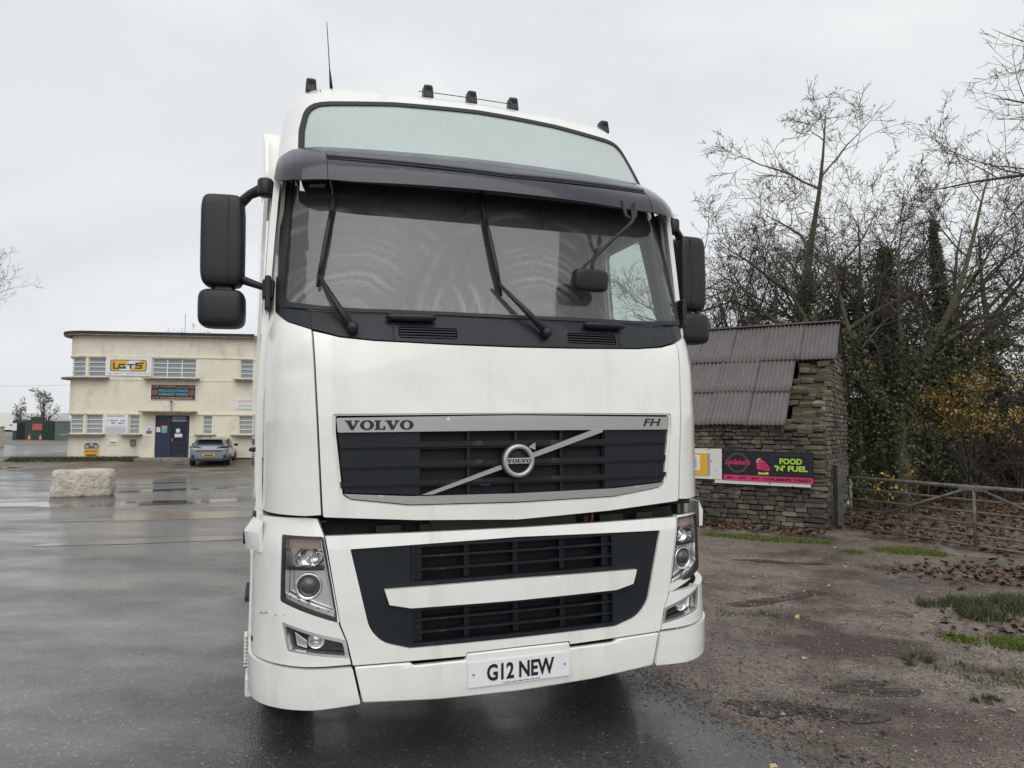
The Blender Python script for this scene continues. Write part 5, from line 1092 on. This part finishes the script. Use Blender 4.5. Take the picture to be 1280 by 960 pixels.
tree('bare_tree', 12.3, 20.5, 8.4, .208, 101, 'bare tree close right of the ivy clad one', dict(kids=[13, 7, 6, 2.7]), ivy=(4.5, 4000, .35, 0))
tree('bare_tree', 8.7, 20.3, 7.6, .195, 102, 'dense bare tree just right of the tall slender one', dict(kids=[13, 7, 6, 2.7], **{k_: WIDE[k_] for k_ in ('ang', 'len')}), ivy=(5., 6000, .4, 0))
tree('bare_tree', 8.25, 18.7, 8.8, .195, 107, 'slender bare tree leaning right beside the tallest one', dict(kids=[12, 7, 6, 2.4]), lean=(.12, 0), ivy=(4.8, 4000, .25, 0))
# forked tree by the gate: two hand-set limbs
e = empty('forked_tree', (8.15, 15.2, 0), 0, label='forked dark tree with low crooked limbs beside the gate', category='tree')
S = []; r = random.Random(8)
PF = dict(seg=[8, 7, 5, 4, 3], kids=[9, 7, 5, 2.2], wig=[.07, .12, .17, .2, .22], up=[.03, .04, .05, .04, .03], ang=[48, 46, 44, 42], len=[.48, .5, .5, .5], rr=[.5, .5, .5, .6], tip=[.10, .12, .25, .5, .6], rmin=.006, **{'from': [.25, .2, .15, .15]})
trk = [(0, 0, -.1), (.04, 0, .7), (-.02, .03, 1.4), (.02, 0, 2.0)]
for a, b, ra, rb in zip(trk[:-1], trk[1:], (.19, .17, .155), (.17, .155, .15)): S.append((*a, *b, ra, rb, 0))
grow(r, S, (.0, 0, 1.9), (-.80, -.1, .62), 4.6, .105, 0, PF); grow(r, S, (.02, 0, 1.95), (.42, .1, .95), 5.6, .115, 0, PF); grow(r, S, (.02, 0, 1.75), (.12, .25, 1.), 5.4, .09, 0, PF); grow(r, S, (.05, .0, 2.6), (.95, -.15, .45), 4.6, .07, 0, PF); grow(r, S, (-.35, 0, 2.15), (-.5, .2, .9), 4.6, .07, 0, PF)
A_ = np.array(S); m1 = seg_mesh('trunk', A_[A_[:, 8] <= 1], 8); m1.materials.append(BARK); link(D.objects.new('trunk', m1), e); m2 = seg_mesh('crown', A_[A_[:, 8] > 1], 3); m2.materials.append(TWIG); link(D.objects.new('crown', m2), e)
g = np.random.default_rng(4); q = A_[(A_[:, 8] <= 0) & (A_[:, 2] < 3.6)]; ix = g.integers(0, len(q), 7000); t = g.uniform(0, 1, 7000)[:, None]; o = g.normal(size=(7000, 3)); o /= np.linalg.norm(o, axis=1, keepdims=True)
leaves('ivy', q[ix, :3]*(1-t)+q[ix, 3:6]*t+o*(q[ix, 6:7]+np.abs(g.normal(0, .16, (7000, 1)))), .05, .10, IVY, 6, e)
# near tree whose branches hang in at the upper right
tree('overhanging_tree', 9.35, 10.4, 9.6, .22, 18, 'near bare tree reaching in at the upper right corner', dict(kids=[17, 8, 5, 2.0], ang=[62, 48, 46, 42], len=[.40, .5, .5, .5], up=[0, .06, .07, .05, .04], rmin=.0045, **{'from': [.5, .2, .15, .15]}), group='bare winter trees near the gate', barkm=BARK2)
# far left trees
tree('bare_tree', -37.5, 44.0, 13.6, .28, 41, 'bare tree cut off by the left edge of the picture', dict(kids=[14, 8, 6, 1.8], rmin=.009), group='bare trees across the yard')
tree('bare_tree', -67.2, 104, 7.4, .25, 42, 'small bare tree behind the shed left of the office', dict(kids=[14, 9, 6, 1.5], rmin=.02, **{'from': [.08, .1, .15, .15]}), group='bare trees across the yard')
tree('bare_tree', -71.5, 106, 5.0, .2, 44, 'low bare tree left of the one behind the shed', dict(kids=[14, 9, 6, 1.5], rmin=.02, **{'from': [.08, .1, .15, .15]}), group='bare trees across the yard')
tree('bare_tree', -26.0, 56, 8.9, .22, 43, 'bare tree whose top shows over the office roof', dict(kids=[14, 8, 6, 1.5], rmin=.012), group='bare trees across the yard')
# ------------------------------------------------------------------ wood edge: bank, undergrowth, yellow shrub
def bank_z(x, y): return 3.2*sst(22, 34, y+.25*(x-8))*sst(2, 8, x)
v, f = [], []; bx_, by_ = np.linspace(1, 60, 50), np.linspace(17.5, 70, 40)
for yy in by_:
    for xx in bx_: v.append((xx, yy, bank_z(xx, yy)+.01+.08*math.sin(xx*1.3)*math.sin(yy*1.1)*sst(17.5, 20, yy)*sst(1, 3, xx)))
f = [(j*50+i, j*50+i+1, (j+1)*50+i+1, (j+1)*50+i) for j in range(39) for i in range(49)]
mobj('wooded_bank', v, f, mat('leaf_mould', (.060, .043, .030), .95, var=(2.5, (.095, .06, .04), .4, .65), bump=(12., .8, .05)), None, True, fix=False, kind='structure')
g = np.random.default_rng(77)
def thicket_pts(n, seed):
    g = np.random.default_rng(seed); X = g.uniform(6.5, 24, n); Y = g.uniform(18.2, 30, n); top = 1.6+1.5*np.sin(X*.9+1)**2+1.0*np.sin(Y*.7+X*.3)**2+np.where(X > 12.0, 1.0, 0.); Z = top*g.beta(1.3, 1.4, n)
    return np.stack([X, Y, Z+np.array([bank_z(a, b) for a, b in zip(X, Y)])], 1)
leaves('undergrowth', thicket_pts(52000, 5), .05, .13, [(.030, .030, .014), (.050, .042, .022), (.028, .036, .016), (.075, .052, .028), (.042, .050, .020), (.020, .022, .012)], 9, None, label='dark tangled undergrowth filling the wood edge behind the gate', category='undergrowth', kind='stuff')
S = []; r = random.Random(31)
PS = dict(seg=[5, 4, 3], kids=[7, 4], wig=[.12, .18, .2], up=[.02, .02, .02], ang=[40, 42], len=[.55, .5], rr=[.55, .6], tip=[.4, .5, .6], rmin=.005, **{'from': [.15, .1]})
for i in range(230):
    x_, y_ = r.uniform(6.5, 22), r.uniform(17.8, 27); grow(r, S, (x_, y_, bank_z(x_, y_)-.05), Vector((r.gauss(0, .35), r.gauss(0, .35), 1)).normalized()[:], r.uniform(1.4, 3.4), r.uniform(.012, .028), 0, PS)
me = seg_mesh('bramble_stems', np.array(S), 3); me.materials.append(mat('stem_brown', (.075, .055, .042), .9)); link(D.objects.new('bramble_stems', me), None, label='tangle of thin brown stems in the wood edge', category='stems', kind='stuff')
def shrub(name, x, y, H, n, seed, cols, label, sp=1., lo=.05, hi=.11, ns=10, zmin=.3, leaf_lev=2):
    r = random.Random(seed); S = []; e = empty(name, (x, y, bank_z(x, y) if y > 17.5 else 0), 0, label=label, category='shrub')
    for i in range(ns): grow(r, S, (r.uniform(-.25, .25), r.uniform(-.25, .25), -.05), Vector((r.gauss(0, .32*sp), r.gauss(0, .32*sp), 1)).normalized()[:], H*r.uniform(.7, 1.05), .02, 0, PS)
    A_ = np.array(S); me = seg_mesh('stems', A_, 3); me.materials.append(BARK2); link(D.objects.new('stems', me), e); g = np.random.default_rng(seed); q = A_[(A_[:, 8] >= 1) & (A_[:, 5] > zmin)]
    # leaves come in tufts at a part of the twigs
    pick = g.choice(len(q), max(8, len(q)//3), replace=False); ix = pick[g.integers(0, len(pick), n)]; leaves('foliage', q[ix, 3:6]+g.normal(0, .07, (n, 3)), lo, hi, cols, seed, e); return e
shrub('yellow_shrub', 10.6, 16.9, 3.5, 2500, 3, YEL, 'yellow leaved shrub glowing behind the field gate', 1.2, .04, .085, zmin=1.6)
shrub('yellow_shrub', 12.2, 17.6, 3.2, 1500, 7, YEL, 'yellow leaved shrub farther right behind the gate', 1.3, .04, .085, zmin=1.4)
shrub('yellow_sapling', 7.35, 14.3, 1.0, 110, 13, YEL, 'small yellow sapling low between barn and forked tree', .8, .05, .09, 4)
shrub('olive_shrub', 8.9, 16.2, 1.7, 1500, 15, [(.06, .08, .02), (.09, .11, .03), (.05, .06, .02), (.12, .12, .04)], 'olive green shrub right of the forked tree trunk', .9)
for i, (x_, y_, h_) in enumerate(((13.2, 18.6, 2.6), (15.2, 19.2, 3.0), (11.8, 19.6, 2.8), (16.8, 20.5, 3.2))):
    shrub('brown_shrub', x_, y_, h_, 2600, 60+i, [(.060, .046, .030), (.085, .065, .040), (.045, .045, .024), (.10, .075, .045)], ['brown leafed bush right behind the gate end', 'brown bush at right edge of the wood', 'brown bush below the ivy clad trees', 'tall brown bush deepest at the right edge'][i], 1.1, .05, .10, 14)
# ivy curtain on the back corner of the barn
P_ = []
for _ in range(5200):
    y_ = 3.5+abs(g.normal(0, .8)); zt = max(.2, HR-.5-(y_-YR)*.62) if y_ > YR else HR-.5; P_.append(bw @ Vector((.03+abs(g.normal(0, .10)), y_, g.uniform(0, zt)**1.0)))
leaves('ivy_curtain', P_, .05, .10, IVY, 88, None, label='ivy creeping over the back corner of the barn gable', category='ivy', kind='stuff')
# a dead weed on the roof
tube('roof_weed', [bw @ Vector((-.50, .95, 2.80)), bw @ Vector((-.55, .90, 3.0)), bw @ Vector((-.70, .85, 3.22))], [.008, .006, .003], TWIG, None, 4, label='dead weed sprouting from the barn roof edge', category='weed')
# ------------------------------------------------------------------ litter, grass, moss, stones
MUD = mat('wet_mud', (.040, .031, .026), .22, spec=.5, var=(7., (.085, .066, .052), .45, .62), bump=(16., 1., .03))
for q in ((1.72, 4.38, .34, .15, -.25, 3), (2.30, 4.75, .26, .12, .3, 5), (2.6, 7.2, .45, .14, .5, 8), (3.4, 9.2, .5, .12, -.2, 9)):
    o = sheet('mud_patch', blob(*q, amp=.5), .003, MUD, gs=.3, kind='structure')
    if o.data.polygons[0].normal.z < 0: o.data.flip_normals()
LIT = [(.085, .045, .028), (.12, .065, .038), (.06, .036, .026), (.15, .09, .05), (.045, .03, .024), (.18, .12, .075)]
Pl = []
while len(Pl) < 17000:
    x_, y_ = g.uniform(5.2, 15), g.uniform(9.3, 19.5); side = (x_-5.70)*.919+(y_-12.22)*.395
    if side > -.05+g.normal(0, .25): Pl.append((x_, y_, .012+abs(g.normal(0, .03))))
leaves('leaf_litter', Pl, .05, .12, LIT, 21, None, 1.6, label='carpet of brown fallen leaves behind the gate', category='leaves', kind='stuff')
Pl = [tuple(bw @ Vector((-g.uniform(0, 3.2), -.12-abs(g.normal(0, .28)), .01+abs(g.normal(0, .02))))) for _ in range(1500)]+[(5.6+g.normal(0, .5), 8.5+g.normal(0, .35), .01+abs(g.normal(0, .015))) for _ in range(900)]+[(4.6+g.normal(0, .6), 6.3+g.normal(0, .35), .01+abs(g.normal(0, .01))) for _ in range(260)]
leaves('leaf_drift', Pl, .04, .10, LIT, 22, None, 1.6, label='drifts of dead leaves along the barn foot and verge', category='leaves', kind='stuff')
Pl = [(g.uniform(1.2, 5.2), g.uniform(3.2, 10.5), .012) for _ in range(46)]
leaves('scattered_leaves', Pl, .03, .075, [(.45, .33, .10), (.30, .2, .08), (.5, .42, .22), (.12, .08, .05)], 23, None, 2.5, label='a few pale fallen leaves scattered on the gravel', category='leaves', kind='stuff')
MOSS = [(.075, .105, .014), (.12, .155, .020), (.095, .12, .02), (.15, .17, .03)]
def patch(cx, cy, rx, ry, rot, n, seed, amp=.3):
    """uneven drift of points: gaussian clumps inside an ellipse"""
    g = np.random.default_rng(seed); out = []; nc = max(5, int(26*rx)); cl = [(g.normal(0, .5)*rx, g.normal(0, .5)*ry, g.uniform(.12, .34)) for _ in range(nc)]
    for _ in range(n):
        c = cl[g.integers(0, nc)]; x, y = c[0]+g.normal(0, c[2])*rx*.55, c[1]+g.normal(0, c[2])*ry*1.1
        out.append((cx+x*math.cos(rot)-y*math.sin(rot), cy+x*math.sin(rot)+y*math.cos(rot), .0))
    return out
blades('moss_patch', patch(5.55, 9.95, .62, .26, -.35, 9000, 1)+patch(4.35, 10.95, .62, .20, -.45, 5200, 2)+patch(3.35, 11.45, .5, .16, -.5, 2600, 4)+patch(3.98, 5.72, .42, .20, -.4, 4500, 3), .012, .045, .018, MOSS, 5, label='bright yellow green moss patches on the gravel by barn and verge', category='moss', kind='stuff')
blades('grass_clump', patch(5.0, 6.65, .85, .55, -.5, 11000, 6, .2)+patch(4.35, 6.95, .4, .25, -.5, 1500, 7), .03, .11, .012, GR, 6, label='clump of green grass on the right hand verge', category='grass', kind='stuff')
blades('grass_tufts', patch(3.35, 5.05, .45, .20, -.5, 420, 8)+patch(2.95, 5.30, .22, .10, -.3, 300, 9)+patch(3.75, 4.75, .40, .26, -.6, 650, 10)+patch(2.25, 6.55, .35, .16, -.2, 150, 11)+patch(2.95, 4.55, .10, .05, 0, 160, 12), .012, .045, .009, GR, 7, label='sparse little grass tufts in the gravel', category='grass', kind='stuff')
Pw = []
for _ in range(2600):
    x_, y_ = 2.0+abs(g.normal(0, 1.6)), g.uniform(3.6, 9.5); n_ = math.sin(x_*3.1+y_*1.7)+math.sin(x_*1.3-y_*2.9)+math.sin(x_*5.7+y_*4.3)*.6
    if n_ > .9+.35*(4.6-x_): Pw.append((x_, y_, 0.))
blades('thin_weeds', Pw, .008, .030, .009, [(.06, .065, .025), (.10, .095, .045), (.045, .052, .02), (.14, .12, .07)], 17, label='thin scattered weeds and moss flecks across the gravel', category='weeds', kind='stuff')
def pebbles(name, P_, lo, hi, cols, seed, flatn=.6, **kw):
    r = np.random.default_rng(seed); P_ = np.asarray(P_, float); n = len(P_); base = np.array([[1, 0, 0], [0, 1, 0], [-1, 0, 0], [0, -1, 0], [0, 0, 1], [0, 0, -.6]], float); F = np.array([[0, 1, 4], [1, 2, 4], [2, 3, 4], [3, 0, 4], [1, 0, 5], [2, 1, 5], [3, 2, 5], [0, 3, 5]])
    s = r.uniform(lo, hi, n)*r.uniform(.5, 1, n); a = r.uniform(0, 6.28, n); V = base[None]*(1+r.uniform(-.35, .35, (n, 6, 3)))*np.stack([s, s*r.uniform(.6, 1, n), s*flatn], 1)[:, None, :]
    c, q = np.cos(a)[:, None], np.sin(a)[:, None]; X = V[..., 0]*c-V[..., 1]*q; Y = V[..., 0]*q+V[..., 1]*c; V = np.stack([X, Y, V[..., 2]], 2)+P_[:, None, :]
    T_ = (F[None]+(np.arange(n)*6)[:, None, None]).reshape(-1, 3); me = npmesh(name, V.reshape(-1, 3), None, T_); me.materials.append(mat(name+'_stone', cols[0], .75, isl=cols)); return link(D.objects.new(name, me), None, **kw)
Pg = []
while len(Pg) < 15000:
    y_ = 2.6+8.5*g.uniform()**1.7; x_ = g.uniform(.9, 6.); xe = np.interp(y_, [2.6, 3.74, 4.58, 5.14, 9], [2.05, 1.58, 1.15, .92, .2])
    if x_ > xe+g.normal(0, .06): Pg.append((x_, y_, .002))
pebbles('gravel', Pg, .004, .017, [(.22, .19, .16), (.12, .10, .085), (.36, .31, .25), (.17, .145, .12), (.07, .06, .053), (.30, .24, .17)], 31, label='loose pale gravel over the muddy ground', category='gravel', kind='stuff')
Pg = [(1.30+.25*t+g.normal(0, .07), 4.55-.45*t+g.normal(0, .07), .006) for t in g.uniform(-1, 2.2, 260)]+[(1.75+g.normal(0, .16), 4.35+g.normal(0, .10), .006) for _ in range(240)]+[(g.uniform(1.4, 4.6), g.uniform(3.6, 8), .006) for _ in range(140)]
pebbles('mud_clods', Pg, .005, .017, [(.030, .025, .022), (.050, .041, .034), (.075, .060, .048)], 32, .4, label='dark clods of mud along the asphalt edge', category='mud', kind='stuff')
Pg = []
while len(Pg) < 2600:
    y_ = g.uniform(2.6, 5.6); xe = np.interp(y_, [2.6, 3.74, 4.58, 5.14, 9], [2.05, 1.58, 1.15, .92, .2]); Pg.append((xe-abs(g.normal(0, .16)), y_, .012))
pebbles('edge_gravel', Pg, .003, .012, [(.20, .165, .135), (.10, .082, .07), (.05, .042, .037), (.30, .25, .20)], 35, .5, label='gravel and mud strewn over the ragged asphalt edge', category='gravel', kind='stuff')
Pg = [(g.uniform(-6, 1.0), g.uniform(2.4, 12), .012) for _ in range(130)]
pebbles('asphalt_grit', Pg, .003, .009, [(.4, .38, .35), (.05, .05, .05), (.02, .02, .02)], 33, .5, label='tiny stray grit on the wet asphalt', category='grit', kind='stuff')
